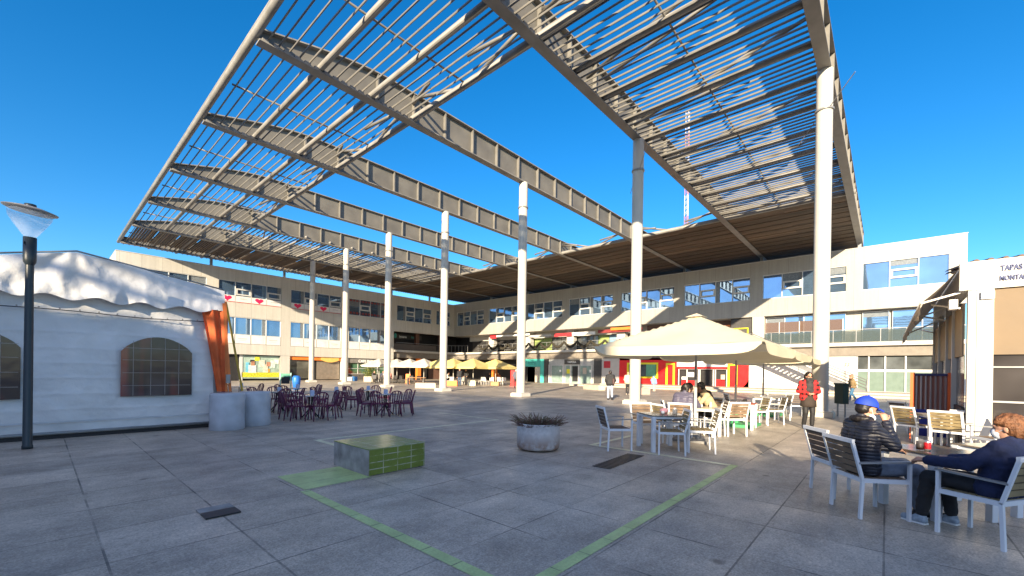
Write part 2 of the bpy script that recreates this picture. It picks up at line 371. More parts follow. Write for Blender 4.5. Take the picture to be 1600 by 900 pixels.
bars('louvre_panel', XL+.3, XR, YK[0]+.02, YK[1]-.02, .31, .031)
bars('louvre_panel', XI+.3, XR, YK[5]+.02, YK[6]-.02, .37, .045)
def wood_mat():
    m = bpy.data.materials.new('timber_slats'); h = NB(m); g = h.node('ShaderNodeNewGeometry'); P = g.outputs['Position']
    sp = h.node('ShaderNodeSeparateXYZ'); h.L.new(P, sp.inputs[0]); cell = h.math('FLOOR', h.math('DIVIDE', sp.outputs[0], .30)); row = h.math('FLOOR', h.math('DIVIDE', sp.outputs[0], 1.1))
    cl = h.math('FLOOR', h.math('DIVIDE', h.math('SUBTRACT', sp.outputs[1], Y0), SP/2))
    cv = h.node('ShaderNodeCombineXYZ'); h.L.new(cell, cv.inputs[0]); h.L.new(cl, cv.inputs[1])
    wn = h.node('ShaderNodeTexWhiteNoise', noise_dimensions='2D'); h.L.new(cv.outputs[0], wn.inputs['Vector'])
    w2 = h.node('ShaderNodeTexWhiteNoise', noise_dimensions='1D'); h.L.new(row, w2.inputs['W'])
    mp = h.node('ShaderNodeMapping'); mp.inputs['Scale'].default_value = (8, .6, 8); h.L.new(P, mp.inputs[0]); n1 = h.noise(mp.outputs[0], 1.2, 5)
    v = h.math('MULTIPLY', h.rng(wn.outputs[0], 0, 1, .72, 1.25), h.rng(n1, .3, .7, .75, 1.2)); v = h.math('MULTIPLY', v, h.rng(w2.outputs[0], 0, 1, .55, 1.4))
    h.L.new(h.mix(1.0, (.12, .083, .052), v, 'MULTIPLY'), h.b.inputs['Base Color']); h.b.inputs['Roughness'].default_value = .7
    return m
M_wood = wood_mat()
def slats(x0, x1, y0, y1, step, wd, th):
    mb = MB(); x = x0
    i = 0
    while x < x1:
        if i % 8 != 7: mb.bx((x, y0, ZT+.1), (x+wd, y1, ZT+.1+th))
        else: mb.bx((x-.02, y0, ZT+.1+th), (x+wd+.02, y1, ZT+.2+th))
        x += step; i += 1
    x = x0+1.1
    while x < x1: mb.bx((x, y0, ZT+.1+th+.01), (x+.1, y1, ZT+.1+th+.2)); x += 2.2
    return mb.build('timber_soffit', M_wood, canopy)
for k in range(7): slats(XR+.2, XE-.1, YK[k]+.03, YK[k+1]-.03, .15, .12, .16)
slats(XL+.4, XR, YK[6]+.03, YK[7]-1.4, .19, .11, .14)
mb = MB(); x = XL+.3
while x < XE-.2: mb.tube([(x, YK[7]-1.4, ZT+.18), (x, YB-.1, ZT+.18)], .05, 6, cap=False); x += .42
for yy in (YK[7]-1.3, YB-.5): mb.tube([(XL, yy, ZT+.3), (XE, yy, ZT+.3)], .09, 7)
mb.build('louvre_panel', M_wood, canopy)
for x in (12.5, 20.0, 27.5, 35, 42): MB().bx((x-.12, 55.3, 12.3), (x+.12, 55.55, ZT+.1)).build('post', M_grey, canopy)
for y in YK[:7]: MB().bx((47.9, y-.12, 12.3), (48.15, y+.12, ZT)).build('post', M_grey, canopy)

# ------------------------------------------------------------------ shopping building, two wings
XF, YF, ZP = 46.5, 54.5, 12.48
def pt(side, a, z, off=0): return (XF-off, a, z) if side == 'R' else (a, YF-off, z)
class FB(MB):
    """boxes on a facade: a along the wall, z up, off towards the plaza"""
    def __init__(s, side): super().__init__(); s.side = side
    def pan(s, a0, a1, z0, z1, o0, o1): return s.bx(pt(s.side, a0, z0, o0), pt(s.side, a1, z1, o1))
wr = thing('shopping_building', 'pale three storey building on the right with red shop, balcony and stairs', 'building', (0, 0, 0))
wl = thing('shopping_building', 'pale three storey building at back left with pink heart banners under windows', 'building', (0, 0, 0))
def window(side, par, a0, a1, z0, z1, n, hop=(), flip=False, gl=None, recess=.14, fw=.06):
    fb = FB(side); wdt = (a1-a0)/n
    e = .003
    fb.pan(a0, a1, z0+e, z0+fw, -recess-.05, -recess+.11).pan(a0, a1, z1-fw, z1-e, -recess-.05, -recess+.11)
    for i in range(n+1):
        a = a0+i*wdt; fb.pan(max(a0, a-fw/2), min(a1, a+fw/2), z0+fw, z1-fw, -recess-.05, -recess+.105)
    for i in hop:
        j = n-1-i if flip else i; b0, b1 = a0+j*wdt+.06, a0+(j+1)*wdt-.06; h = z1-z0; c0, c1 = z0+h*.34, z0+h*.66
        for q in ((b0, b1, c0, c0+.14), (b0, b1, c1-.14, c1), (b0, b0+.14, c0+.14, c1-.14), (b1-.14, b1, c0+.14, c1-.14)): fb.pan(*q, -recess+.02, -recess+.125)
    f = fb.build('window', M_frame, par)
    g = MB()
    for i in range(n):
        b0, b1 = a0+i*wdt+.02, a0+(i+1)*wdt-.02
        d = [random.uniform(-.012, .012) for _ in range(3)]
        g.add([pt(side, b0, z0+.02, -recess-.03+d[0]), pt(side, b1, z0+.02, -recess-.03+d[1]), pt(side, b1, z1-.02, -recess-.03+d[1]+d[2]), pt(side, b0, z1-.02, -recess-.03+d[0]+d[2])],
              [(0, 1, 2, 3) if side == 'L' else (3, 2, 1, 0)])
    g.build('pane', gl or M_glass, f)
    for i in range(n):                                     # here and there a blind or a curtain shows behind the pane
        q = random.random(); b0, b1 = a0+i*wdt+.05, a0+(i+1)*wdt-.05; h = z1-z0
        if gl is None and q < .42:
            fb = FB(side); o_ = -recess-.012
            if q < .22: fb.pan(b0, b1, z1-fw-h*random.uniform(.15, .5), z1-fw, o_-.002, o_)
            else: fb.pan(b1-wdt*.22, b1, z0+fw, z1-fw, o_-.002, o_)
            fb.build('blind', M_blind, f)
    return f
G0, GP, GW = 10.16, 7.46, 6.37
M_blind = mat('office_blind', (.17, .19, .21), .25, var=.15, scale=8)
# right wing: walls
REND, RTOP = -4.45, 62
fb = FB('R')
fb.pan(REND, YF-.0, 11.15, ZP, -.45, 0).pan(REND, YF, 7.2, 8.85, -.45, .002)
grp = [(-3.51, 1.63)]+[(G0+GP*n+(.0 if n else 0), G0+GP*n+GW) for n in range(-1, 6)]
edges = [REND]+[e for g_ in grp for e in g_]+[YF]
for i in range(0, len(edges), 2): fb.pan(edges[i], edges[i+1], 8.85, 11.15, -.45, 0)
fb.build('wall', M_cladR, wr)
MB().bx((XF+.45, REND, 7.2), (62, YF+8, 11.9)).bx((XF-.03, REND-.03, ZP), (62, YF+8, ZP+.06)).build('roof', M_slab, wr)
MB().bx((XF+3.0, REND+.3, 0), (62, YF+8, 7.2)).bx((XF+.46, REND+.02, 0), (62, REND+.29, 7.19)).build('core', M_dark, wr)
for i, (a0, a1) in enumerate(grp):
    if i == 0: window('R', wr, a0, a1, 8.85, 11.15, 3, (1,), True)
    else: window('R', wr, a0, a1, 8.85, 11.15, 4, (1, 3) if i != 2 else (1, 3), True)
# balcony slab with a rounded inner corner, both wings
mb = MB(); cr = 3.4
arc = [(XF-cr+cr*math.sin(t), YF-cr+cr*math.cos(t)) for t in [i*math.pi/16 for i in range(9)]]
def ring(off):
    pts = [(XF-off, REND), (XF-off, YF-off-cr)]
    for i in range(1, 9):
        t = i*math.pi/16; pts.append((XF-off-cr+cr*math.cos(t), YF-off-cr+cr*math.sin(t)))
    pts.append((35.0, YF-off)); return pts
def ringband(mb, o_out, o_in, z0, z1):
    A, B = ring(o_out), ring(o_in)
    for i in range(len(A)-1):
        mb.add([(*A[i], z0), (*A[i+1], z0), (*A[i+1], z1), (*A[i], z1), (*B[i], z0), (*B[i+1], z0), (*B[i+1], z1), (*B[i], z1)],
               [(3, 2, 1, 0), (4, 5, 6, 7), (0, 1, 5, 4), (2, 3, 7, 6), (0, 4, 7, 3), (1, 2, 6, 5)])
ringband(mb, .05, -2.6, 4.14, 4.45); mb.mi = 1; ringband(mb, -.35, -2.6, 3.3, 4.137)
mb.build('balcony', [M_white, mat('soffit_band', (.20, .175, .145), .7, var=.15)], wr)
# first floor behind the balcony
fb = FB('R'); fb.pan(REND, 9.9, 4.45, 7.197, -1.25, -.9); fb.build('wall', M_cladR, wr)
fb = FB('R'); fb.pan(10.0, 53.0, 6.4, 7.195, -2.6, -2.2).pan(8.9, 9.9, 4.45, 7.19, -.9, -.02); fb.build('gallery_lintel', M_slab, wr)
for a0, a1, n in ((2.75, 8.85, 4), (-.1, 1.62, 1), (-3.9, -.3, 2)): window('R', wr, a0, a1, 4.6 if a1 > 3 else 4.5, 7.1, n, recess=.8)
for n in range(0, 6): FB('R').pan(G0+GP*n-1.1, G0+GP*n, 4.45, 7.19, -2.0, -1.2).build('gallery_pillar', M_slab, wr)
random.seed(3)
gm = [M_shop, mat('green_display', (.25, .32, .10), .5), mat('blue_grey_display', (.20, .32, .42), .4), M_charcoal, mat('stone_display', (.42, .38, .33), .6), M_charcoal]
for n in range(0, 6):
    a = G0+GP*n
    for j in range(4):
        fb = FB('R'); fb.pan(a+j*1.59, a+j*1.59+1.52, 4.5, 6.35, -2.3, -2.15); fb.build('gallery_shopfront', gm[(n*4+j*3+(n*j) % 5) % 6] if n < 4 else [M_charcoal, M_dark][j % 2], wr)
def text(s, side, a, z, off, size, m, par, name='lettering', ext=.012, align='CENTER', p0=None, wid=None, bold=0):
    cu = bpy.data.curves.new(name, 'FONT'); cu.body = s; cu.size = size; cu.extrude = ext; cu.align_x = align; cu.offset = bold
    o = bpy.data.objects.new(name, cu); me = evaluated_mesh(o)
    me.materials.clear(); me.materials.append(m); o = bpy.data.objects.new(name, me); col.objects.link(o)
    o.location = p0 if p0 else pt(side, a, z, off); o.rotation_euler = (R(90), 0, R(-90) if side == 'R' else 0); o.parent = par
    if wid: o.scale = (wid, 1, 1)
    return o
M_sred = mat('sign_red', (.50, .03, .04), .5); M_dred = mat('dark_red_sign', (.22, .03, .03), .5); M_ink = mat('navy_ink', (.03, .05, .16), .5, var=0)
M_sw = mat('sign_white', (.85, .85, .82), .5, var=.03)
for (a0, a1, z0, z1, m_, o_) in ((45.2, 46.6, 6.55, 7.15, M_sred, -.6), (38.6, 45.2, 6.75, 7.0, M_sw, -.6), (31.6, 34.4, 6.35, 6.8, M_sred, -.9), (35, 39, 6.45, 6.75, M_slab, -.9), (28.0, 31.4, 6.4, 6.8, M_sw, -.9), (21.5, 27.4, 6.5, 6.9, M_dred, -.6), (22.5, 25.5, 6.72, 7.05, M_orange, -.35), (11, 21, 6.5, 7.1, mat('brown_awning', (.10, .05, .03), .7), -.8), (12, 14.5, 6.45, 6.6, M_orange, -.4)):
    fb = FB('R'); fb.pan(a0, a1, z0, z1, o_-.06, o_); fb.build('shop_sign', m_, wr)
fb = FB('R'); fb.pan(10.0, 11.9, 4.6, 7.15, -1.2, -.3).build('dark_kiosk_wall', M_charcoal, wr)
fb = FB('R')
for q in ((10.3, 12.0, 6.1, 6.2), (10.3, 10.4, 5.2, 6.1), (11.9, 12.0, 5.2, 6.1)): fb.pan(*q, -.3, -.22)
fb.build('window_surround', M_yellow, wr)
# railings of the balcony
fb = FB('R'); a = REND+.1
while a < 49: fb.pan(a, a+.05, 4.453, 5.55, -.25, -.2); a += 1.58
fb.pan(REND, 49, 5.55, 5.6, -.26, -.19); fb.pan(10, 49, 5.0, 5.03, -.24, -.21); fb.pan(10, 49, 4.75, 4.78, -.24, -.21)
mbA = MB()
for i in range(10):
    t0 = (i/9)*math.pi/2; x, y = XF+.2-cr+cr*math.cos(t0), YF+.2-cr+cr*math.sin(t0); fb.bx((x-.02, y-.02, 4.453), (x+.02, y+.02, 5.55))
pts = [(XF+.2-cr+cr*math.cos(i/12*math.pi/2), YF+.2-cr+cr*math.sin(i/12*math.pi/2), 5.57) for i in range(13)]+[(35.4, YF+.2, 5.57)]
fb.tube(pts, .03, 6)
rl = fb.build('railing', M_grey, wr)
FB('R').pan(REND, 9.9, 4.5, 5.5, -.235, -.215).build('glass_panel', M_rail, rl)
FB('R').pan(2.9, 9.5, 5.6, 6.6, -.7, -.68).build('wind_screen', clear('amber_screen', (.17, .11, .085), .7), wr)
fb = FB('R')
for a in (2.9, 4.5, 6.1, 7.7, 9.4): fb.pan(a, a+.07, 4.46, 6.6, -.68, -.62)
fb.build('screen_frame', M_frame, wr)
# ground floor of the right wing
def shop(side, par, a0, a1, z0, z1, m, off=-.5, th=.12, name='shopfront'):
    fb = FB(side); fb.pan(a0, a1, z0, z1, off-th, off); return fb.build(name, m, par)
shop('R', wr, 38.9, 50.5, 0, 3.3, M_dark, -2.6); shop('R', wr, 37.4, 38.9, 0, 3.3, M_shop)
# teal shop
shop('R', wr, 36.45, 39.2, 2.2, 3.28, M_teal, -.38, name='shop_sign'); shop('R', wr, 35.75, 36.4, 0, 3.28, M_teal, -.38); shop('R', wr, 36.5, 38.8, 0, 2.19, mat('pale_display', (.55, .48, .38), .5), -.5)
text('MODA', 'R', 37.9, 2.5, -.37, .5, mat('dark_teal', (.03, .25, .22), .5), wr)
shop('R', wr, 35.1, 35.74, 0, 3.28, M_charcoal, -.4, name='pilaster')
# glass bank front
shop('R', wr, 27.83, 35.08, 0, 3.28, mat('silver_panel', (.45, .45, .43), .4), -.62)
fb = FB('R')
for a0, a1 in ((32.7, 34.5), (31.4, 32.2), (30.2, 31.2), (28.3, 29.9)): fb.pan(a0, a1, .1, 2.35, -.6, -.55)
fb.build('glazing', mat('pale_shop_glass', (.22, .30, .27), .15, var=.2), wr)
shop('R', wr, 30.0, 32.4, 2.55, 3.2, M_charcoal, -.5, name='shop_sign'); text('TAPERIA', 'R', 31.2, 2.72, -.48, .36, M_sw, wr)
fb = FB('R')
for a in (34.85, 32.5, 31.3, 30.05, 28.1): fb.pan(a, a+.14, 0, 2.5, -.55, -.45)
fb.build('door_frame', M_frame, wr)
for (a0, z0, w_, h_, m_) in ((32.0, 1.3, .5, .6, M_yellow), (29.5, 1.3, .55, .8, M_beige), (33.2, 1.5, .25, .3, M_sw), (28.5, 1.5, .3, .35, M_sw)):
    FB('R').pan(a0, a0-w_, z0, z0+h_, -.54, -.52).build('poster', m_, wr)
shop('R', wr, 30.25, 31.1, .3, 2.3, M_dark, -.53, name='door')
shop('R', wr, 26.72, 27.8, 0, 3.28, M_charcoal, -.4, name='pilaster')
shop('R', wr, 24.3, 26.7, 0, 3.28, M_white, -.45, name='wall'); shop('R', wr, 25.5, 26.4, 2.1, 2.95, M_sred, -.42, .02, 'wall_sign')
# red shop
fb = FB('R')
for q in ((23.25, 24.28, .0, 3.05), (19.45, 23.25, 0, .95), (19.45, 23.25, 2.75, 3.05), (17.6, 19.45, 0, 3.05), (17.35, 17.55, 0, 3.05), (12.1, 17.35, 2.1, 2.3)): fb.pan(*q, -.6, -.4)
fb.build('red_cladding', M_red, wr)
# rounded red end panel
r_ = 1.35; poly = [(12.1, 3.05), (10.26, 3.05), (10.26, r_)]
for i in range(1, 9):
    t_ = math.pi/2*i/8; poly.append((10.26+r_-r_*math.cos(t_), r_-r_*math.sin(t_)))
poly += [(11.75, 0), (12.1, 0)]
MB().prism(poly, 'x', XF+.40, XF+.55).build('red_cladding', M_red, wr)
def surround(a0, a1, z0, z1, w_, m, off, sill=True):
    fb = FB('R'); fb.pan(a0, a0+w_, z0, z1, off-.1, off).pan(a1-w_, a1, z0, z1, off-.1, off).pan(a0+w_, a1-w_, z1-w_, z1, off-.1, off)
    if sill: fb.pan(a0+w_, a1-w_, z0, z0+w_, off-.1, off)
    return fb.build('window_surround', m, wr)
surround(19.45, 23.25, .95, 2.75, .2, M_yellow, -.36); shop('R', wr, 19.6, 23.1, 1.1, 2.6, M_shop, -.5, .05, 'glazing'); shop('R', wr, 19.75, 20.9, 1.2, 2.55, mat('green_poster', (.12, .36, .22), .5), -.46, .02, 'poster')
surround(17.55, 18.55, 0, 2.7, .2, M_yellow, -.36, False); shop('R', wr, 17.7, 18.4, 0, 2.5, M_shop, -.5, .05, 'glazing')
shop('R', wr, 12.2, 17.35, 2.3, 2.9, mat('grey_fascia', (.5, .5, .5), .5), -.42, name='shop_sign')
shop('R', wr, 12.2, 17.3, 0, 2.1, M_dark, -.9, name='doorway')
fb = FB('R')
for a in (17.2, 16.3, 15.1, 14.95, 13.6, 13.4, 12.3): fb.pan(a-.05, a+.05, 0, 2.1, -.7, -.6)
fb.pan(12.3, 17.2, 2.02, 2.1, -.7, -.6)
fb.build('door_frame', M_frame, wr)
for (a0, a1, z0, z1, m_) in ((15.3, 16.9, .1, .8, M_red), (12.5, 13.3, .2, 1.0, M_red), (15.6, 16.2, 1.2, 1.7, M_sw), (16.4, 16.9, .9, 1.2, M_sw), (12.5, 12.9, .9, 1.5, M_beige)): FB('R').pan(a0, a1, z0, z1, -.75, -.72).build('poster', m_, wr)
surround(11.25, 12.15, 0, 2.6, .17, M_yellow, -.36, False); shop('R', wr, 11.4, 12.0, 0, 2.43, M_dark, -.55, .05, 'door')
# white block wall behind the stairs, glass front to its right
def blockwall():
    m = bpy.data.materials.new('white_block_wall'); h = NB(m); g = h.node('ShaderNodeNewGeometry'); sp = h.node('ShaderNodeSeparateXYZ'); h.L.new(g.outputs['Position'], sp.inputs[0])
    l = h.math('MAXIMUM', h.line(sp.outputs[2], .8, 0, .02), h.line(sp.outputs[1], 2.4, .3, .015))
    c = h.mix(1.0, (.66, .64, .61), h.rng(h.noise(g.outputs['Position'], 1.2, 6), .3, .7, .9, 1.06), 'MULTIPLY')
    h.L.new(h.mix(h.math('MULTIPLY', l, .5), c, (.2, .19, .18)), h.b.inputs['Base Color']); h.b.inputs['Roughness'].default_value = .7; return m
shop('R', wr, 1.95, 10.24, 0, 3.28, blockwall(), -.5, name='wall')
text('#', 'R', 2.6, 2.35, -.49, .75, mat('faded_red', (.75, .16, .14), .6), wr, 'wall_emblem')
for (a0, a1) in ((1.2, 1.9), (.15, 1.15), (-1.1, .1), (-2.7, -1.15), (-4.3, -2.75)):
    shop('R', wr, a0+.03, a1-.03, 2.15, 3.2, M_shop, -.6, .05, 'glazing'); shop('R', wr, a0+.03, a1-.03, .3, 1.95, M_frost, -.58, .05, 'frosted_glazing')
fb = FB('R'); fb.pan(-4.4, 1.92, 1.95, 2.15, -.62, -.52).pan(-4.4, 1.92, 0, .3, -.62, -.3)
for a in (1.92, 1.15, .1, -1.15, -2.75): fb.pan(a-.05, a+.05, .3, 3.25, -.62, -.5)
fb.build('window_frame', M_frame, wr)
# right wing low stone step
st = MB().bx((40.2, -4.3, 0), (XF-.3, 27.0, .16)).bx((42.2, -4.3, .16), (XF-.3, 24.2, .3)).build('stone_steps', M_beige); tag(st, 'wide beige stone steps along the foot of the red shop front', 'steps')

# left wing
fb = FB('L'); XLW = 4.79
fb.pan(XLW, XF, 11.15, 12.42, -.45, 0).pan(XLW, XF, 7.2, 8.85, -.45, .002).pan(XLW, 34.9, 3.0, 4.18, -.45, .002)
HX, HP, HW = 13.02, 7.46, 6.36
g1 = [(HX+HP*n, HX+HP*n+HW) for n in range(-1, 4)]+[(42.75, 45.6)]
ed = [XLW]+[e for g_ in g1 for e in g_]+[XF]
for i in range(0, len(ed), 2): fb.pan(ed[i], ed[i+1], 8.85, 11.15, -.45, 0)
g2 = g1[:4]; ed = [XLW]+[e for g_ in g2 for e in g_]+[34.9]
for i in range(0, len(ed), 2): fb.pan(ed[i], ed[i+1], 4.18, 7.2, -.45, 0)
fb.build('wall', M_cladL, wl)
MB().bx((XLW+.31, YF+.75, 0), (34.95, YF+8, 11.9)).bx((34.96, YF+3, 0), (62, YF+7.9, 7.15)).bx((34.96, YF+.75, 7.2), (62, YF+7.9, 11.9)).build('core', M_dark, wl)
MB().bx((XLW-.03, YF-.03, 12.42), (62, YF+8, 12.48)).build('roof', M_slab, wl)
MB().bx((XLW, YF+.45, 3.0), (XLW+.3, YF+8, 12.41)).build('wall', M_cladL, wl)
for i, (a0, a1) in enumerate(g1):
    f = window('L', wl, a0, a1, 8.85, 11.15, 4, (1, 3) if i in (1, 2, 4) else ((1,) if i == 3 else (3,)))
for i, (a0, a1) in enumerate(g2): window('L', wl, a0, a1, 5.2, 7.18, 4)
M_ban = mat('banner_white', (.74, .71, .68), .55, var=.05); M_pink = mat('heart_pink', (.82, .015, .10), .5, var=0); M_txt = mat('grey_print', (.42, .40, .42), .6, var=0)
for n in (0, 1):
    a0 = g1[n+1][0]; w_ = HW/4
    for j in range(4):
        a = a0+j*w_; b = FB('L').pan(a+.05, a+w_-.05, 8.87, 9.53, -.13, -.02).build('banner', M_ban, wl)
        if j % 2 == 0:
            hp = []
            for i in range(24):
                t_ = 2*math.pi*i/24; hp.append((a+w_*.5+.026*16*math.sin(t_)**3*1.05, 9.22+.021*(13*math.cos(t_)-5*math.cos(2*t_)-2*math.cos(3*t_)-math.cos(4*t_))))
            MB().prism(hp, 'y', YF+.018, YF+.005).build('heart', M_pink, b)
        else: text('atlas', 'L', a+w_*.5, 9.2, -.015, .2, M_txt, b, wid=2); 
        FB('L').pan(a+.02, a+w_-.02, 8.80, 8.86, -.0, .03).build('banner_edge', M_sred, wl)
for gi in (0, 1, 2):
    a0 = g2[gi][0] if gi < 3 else 0
    a0 = g1[gi+1][0] if gi < 2 else g1[3][0]; w_ = HW/4
    if gi == 2: a0 = g1[3][0]
    for j in range(4):
        a = a0+j*w_; b = FB('L').pan(a+.04, a+w_-.04, 4.22, 5.19, -.13, -.02).build('banner', M_ban, wl)
        if j % 2:
            MB().bx((a+.3, YF+.012, 4.72), (a+w_-.4, YF+.0155, 4.80)).bx((a+.45, YF+.012, 4.55), (a+w_-.5, YF+.0155, 4.58)).build('print', M_txt, b)
        else: MB().bx((a+.75, YF+.012, 4.35), (a+w_-.3, YF+.0155, 5.05)).build('print', mat('pale_blue_print', (.55, .60, .68), .6), b)
# red window lettering of the third group
b0 = g1[3][0]
rows = MB()
for z_, hh_ in ((10.75, .22), (9.05, .28)):
    for i in range(14): rows.bx((b0+.15+i*.45, YF+.10, z_), (b0+.45+i*.45, YF+.125, z_+hh_))
rows.build('window_lettering', M_dred, wl)
# open gallery at the inner corner
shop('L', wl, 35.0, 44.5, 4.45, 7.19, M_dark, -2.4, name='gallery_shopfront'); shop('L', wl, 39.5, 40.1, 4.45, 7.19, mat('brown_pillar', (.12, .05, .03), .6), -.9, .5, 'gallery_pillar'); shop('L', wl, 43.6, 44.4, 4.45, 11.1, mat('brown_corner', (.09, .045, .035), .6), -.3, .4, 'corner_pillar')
shop('L', wl, 36.2, 41.6, 6.3, 7.0, M_charcoal, -2.3, .05, 'shop_sign'); text('iguana', 'L', 38.0, 6.5, -2.28, .55, M_sw, wl, bold=.01); text('fitness', 'L', 40.2, 6.5, -2.28, .5, M_teal, wl)
MB().ball((36.6, YF+2.22, 6.75), (.25, .03, .4)).build('sign_emblem', M_teal, wl)
shop('L', wl, 35.0, 43, 4.46, 5.4, mat('dim_rail', (.06, .05, .05), .4), -.25, .03, 'railing')
# ground floor of the left wing
for a0, a1 in ((11.9, 13.0), (19.4, 20.46), (27.0, 27.9), (34.0, 35.0)): shop('L', wl, a0, a1, 0, 3.0, M_cladL, -.05, .4, 'pillar')
shop('L', wl, 5, 11.9, 0, 2.99, M_shop, -.45); shop('L', wl, 13.0, 15.2, 0, 2.99, M_dark, -.5, name='doorway')
pharm = mat('display_green', (.32, .42, .36), .3, var=.3, scale=1.5); shop('L', wl, 15.4, 19.38, .25, 2.9, pharm, -.45, name='display_window')
random.seed(11)
ws = MB().bx((15.42, YF+.40, .4), (19.35, YF+.44, .95)).build('flower_strip', mat('flower_yellow', (.55, .50, .03), .6, var=.6, scale=9), wl)
for (a, z, w_, h_, c_) in ((16.0, .9, .35, 1.2, (.15, .45, .6)), (16.5, .9, .8, .9, (.62, .66, .62)), (16.55, 1.75, .36, .5, (.35, .17, .10)), (16.5, 2.15, .45, .25, (.02, .02, .02)), (17.0, 2.3, .5, .5, (.6, .6, .05)), (17.5, 1.6, .6, .8, (.6, .6, .5)), (17.9, .9, .5, 1.0, (.62, .52, .42)), (18.2, 1.7, .4, .5, (.45, .22, .14)), (18.7, 1.5, .5, .9, (.5, .62, .55)), (19.1, 2.0, .4, .5, (.7, .7, .66)), (18.2, 1.0, .3, .4, (.6, .3, .05))):
    MB().bx((a-w_/2, YF+.41-random.random()*.02, z), (a+w_/2, YF+.44, z+h_)).build('poster', mat('poster_print', c_, .5, var=.25, scale=4), wl)
shop('L', wl, 15.2, 15.5, 0, 2.99, M_frame, -.4, name='door_frame')
shop('L', wl, 20.5, 26.95, 2.55, 2.99, M_orange, -.2, .3, 'awning'); shop('L', wl, 20.5, 23.3, .25, 2.5, glass('dim_shop_glass', (.07, .07, .06), ior=1.5), -.5, .05, 'display_window')
shop('L', wl, 23.9, 26.9, .1, 2.5, mat('roller_shutter', (.30, .25, .20), .4, metal=.4, var=.15), -.5, .05, 'roller_shutter'); shop('L', wl, 23.35, 23.8, 0, 2.5, M_dark, -.52, .05, 'doorway')
hp = [(24.3+.2*i, 2.6-.28*math.sin(math.pi*i/12)) for i in range(13)]+[(26.7, 2.99), (24.3, 2.99)]
MB().prism(hp, 'y', YF+.15, YF+.19).build('awning_valance', mat('yellow_valance', (.75, .45, .12), .6), wl)
shop('L', wl, 27.95, 34.0, 2.35, 2.99, mat('grey_sign', (.20, .19, .18), .5), -.2, .2, 'shop_sign'); text('CAFE BAR', 'L', 30.6, 2.45, -.19, .5, M_sw, wl, bold=.012)
shop('L', wl, 27.95, 34.0, .85, 2.33, glass('green_shop_glass', (.03, .07, .04), ior=1.6), -.45, .05, 'display_window')
fb = FB('L'); fb.pan(27.95, 34.0, 0, .8, -.55, -.4).build('base_wall', mat('dark_base', (.10, .09, .085), .7), wl)
fb = FB('L')
for a in (29.5, 31.0, 32.5): fb.pan(a, a+.06, .85, 2.33, -.44, -.38)
fb.pan(27.95, 34, 1.55, 1.6, -.44, -.38).pan(27.95, 34, .8, .86, -.44, -.3); fb.build('window_frame', M_frame, wl)
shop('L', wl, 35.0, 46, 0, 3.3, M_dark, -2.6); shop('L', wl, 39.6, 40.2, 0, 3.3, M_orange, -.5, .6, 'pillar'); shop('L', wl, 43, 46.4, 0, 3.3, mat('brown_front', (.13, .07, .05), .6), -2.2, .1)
MB().bx((45.0, 43.5, 0), (45.6, 44.1, 3.3)).build('pillar', M_orange, wr)
# mast behind the canopy
M_mred = mat('faded_mast_red', (.42, .16, .17), .6); M_mwh = mat('mast_white', (.5, .5, .52), .6)
t = thing('antenna_mast', 'thin red and white lattice mast rising behind the canopy', 'mast', (60, 21.2, 0))
random.seed(5)
for i in range(9):
    mb = MB(); z0, z1 = 12+i*2.9, 12+(i+1)*2.9
    for sx, sy in ((-.2, -.2), (.2, -.2), (0, .25)): mb.tube([(sx, sy, z0), (sx, sy, z1)], .035, 5)
    for j in range(4):
        za, zb = z0+j*.72, z0+(j+1)*.72; mb.tube([(-.2, -.2, za), (.2, -.2, zb)], .025, 4).tube([(.2, -.2, za), (0, .25, zb)], .025, 4).tube([(0, .25, za), (-.2, -.2, zb)], .025, 4)
    mb.build('section', M_mred if i % 2 else M_mwh, t)
# garland along the gallery railing
mb = MB(); random.seed(2)
n = 14; a0, a1 = 20.0, 48.5
for i in range(n):
    p = [a0+(a1-a0)*(i+j/10)/n for j in range(11)]
    mb.tube([(XF+.12, y, 5.55-.68*math.sin(math.pi*j/10)) for j, y in enumerate(p)], .1, 7, rs=[.09+.09*math.sin(math.pi*j/10)+random.uniform(0, .04) for j in range(11)])
tag(mb.build('festoon_garland', mat('dark_garland', (.035, .03, .02), .9, var=.6, scale=12, bump=.8)), 'dark festoon garland looped along the first floor gallery railing', 'garland')
# unseen building added behind the viewer, its block heights shaped to shade the plaza
t = thing('shopping_building', 'unseen white building added behind the viewpoint, its stepped height shaped to shade the plaza', 'building', (0, 0, 0))
mb = MB()
for y0, y1, h in ((-75, -31, 11.9), (-31, -19.6, 11.6), (-19.6, -14.7, 11.8), (-14.7, -12.75, 12.5), (-12.75, -11.2, 14.4), (-11.2, -7.2, 15.2), (-7.2, -5.9, 14.0), (-5.9, -2.6, 12.15), (-2.6, -.9, 12.3), (-.9, 2.2, 11.85), (2.2, 4, 12.8), (4, 9, 12.3), (9, 70, 12.0)): mb.bx((-36, y0, 0), (-30, y1, h))
mb.build('wall', M_cladR, t)
for n in range(-6, 9):
    MB().bx((-30.0, n*7.46, 8.6), (-29.94, n*7.46+6.3, 10.9)).bx((-30.0, n*7.46, 4.6), (-29.94, n*7.46+6.3, 7)).build('window', M_glass, t)
# bars added above it to streak the edge of its shadow
mb = MB()
for z_ in (12.72, 13.25, 13.8, 14.3): mb.bx((-30.6, -6.8, z_), (-30.3, 3.5, z_+.27))
for y_ in (-6.7, -3.2, 0, 3.4): mb.bx((-30.55, y_, 11.5), (-30.35, y_+.15, 14.5))
mb.build('shadow_bars', M_grey, t)
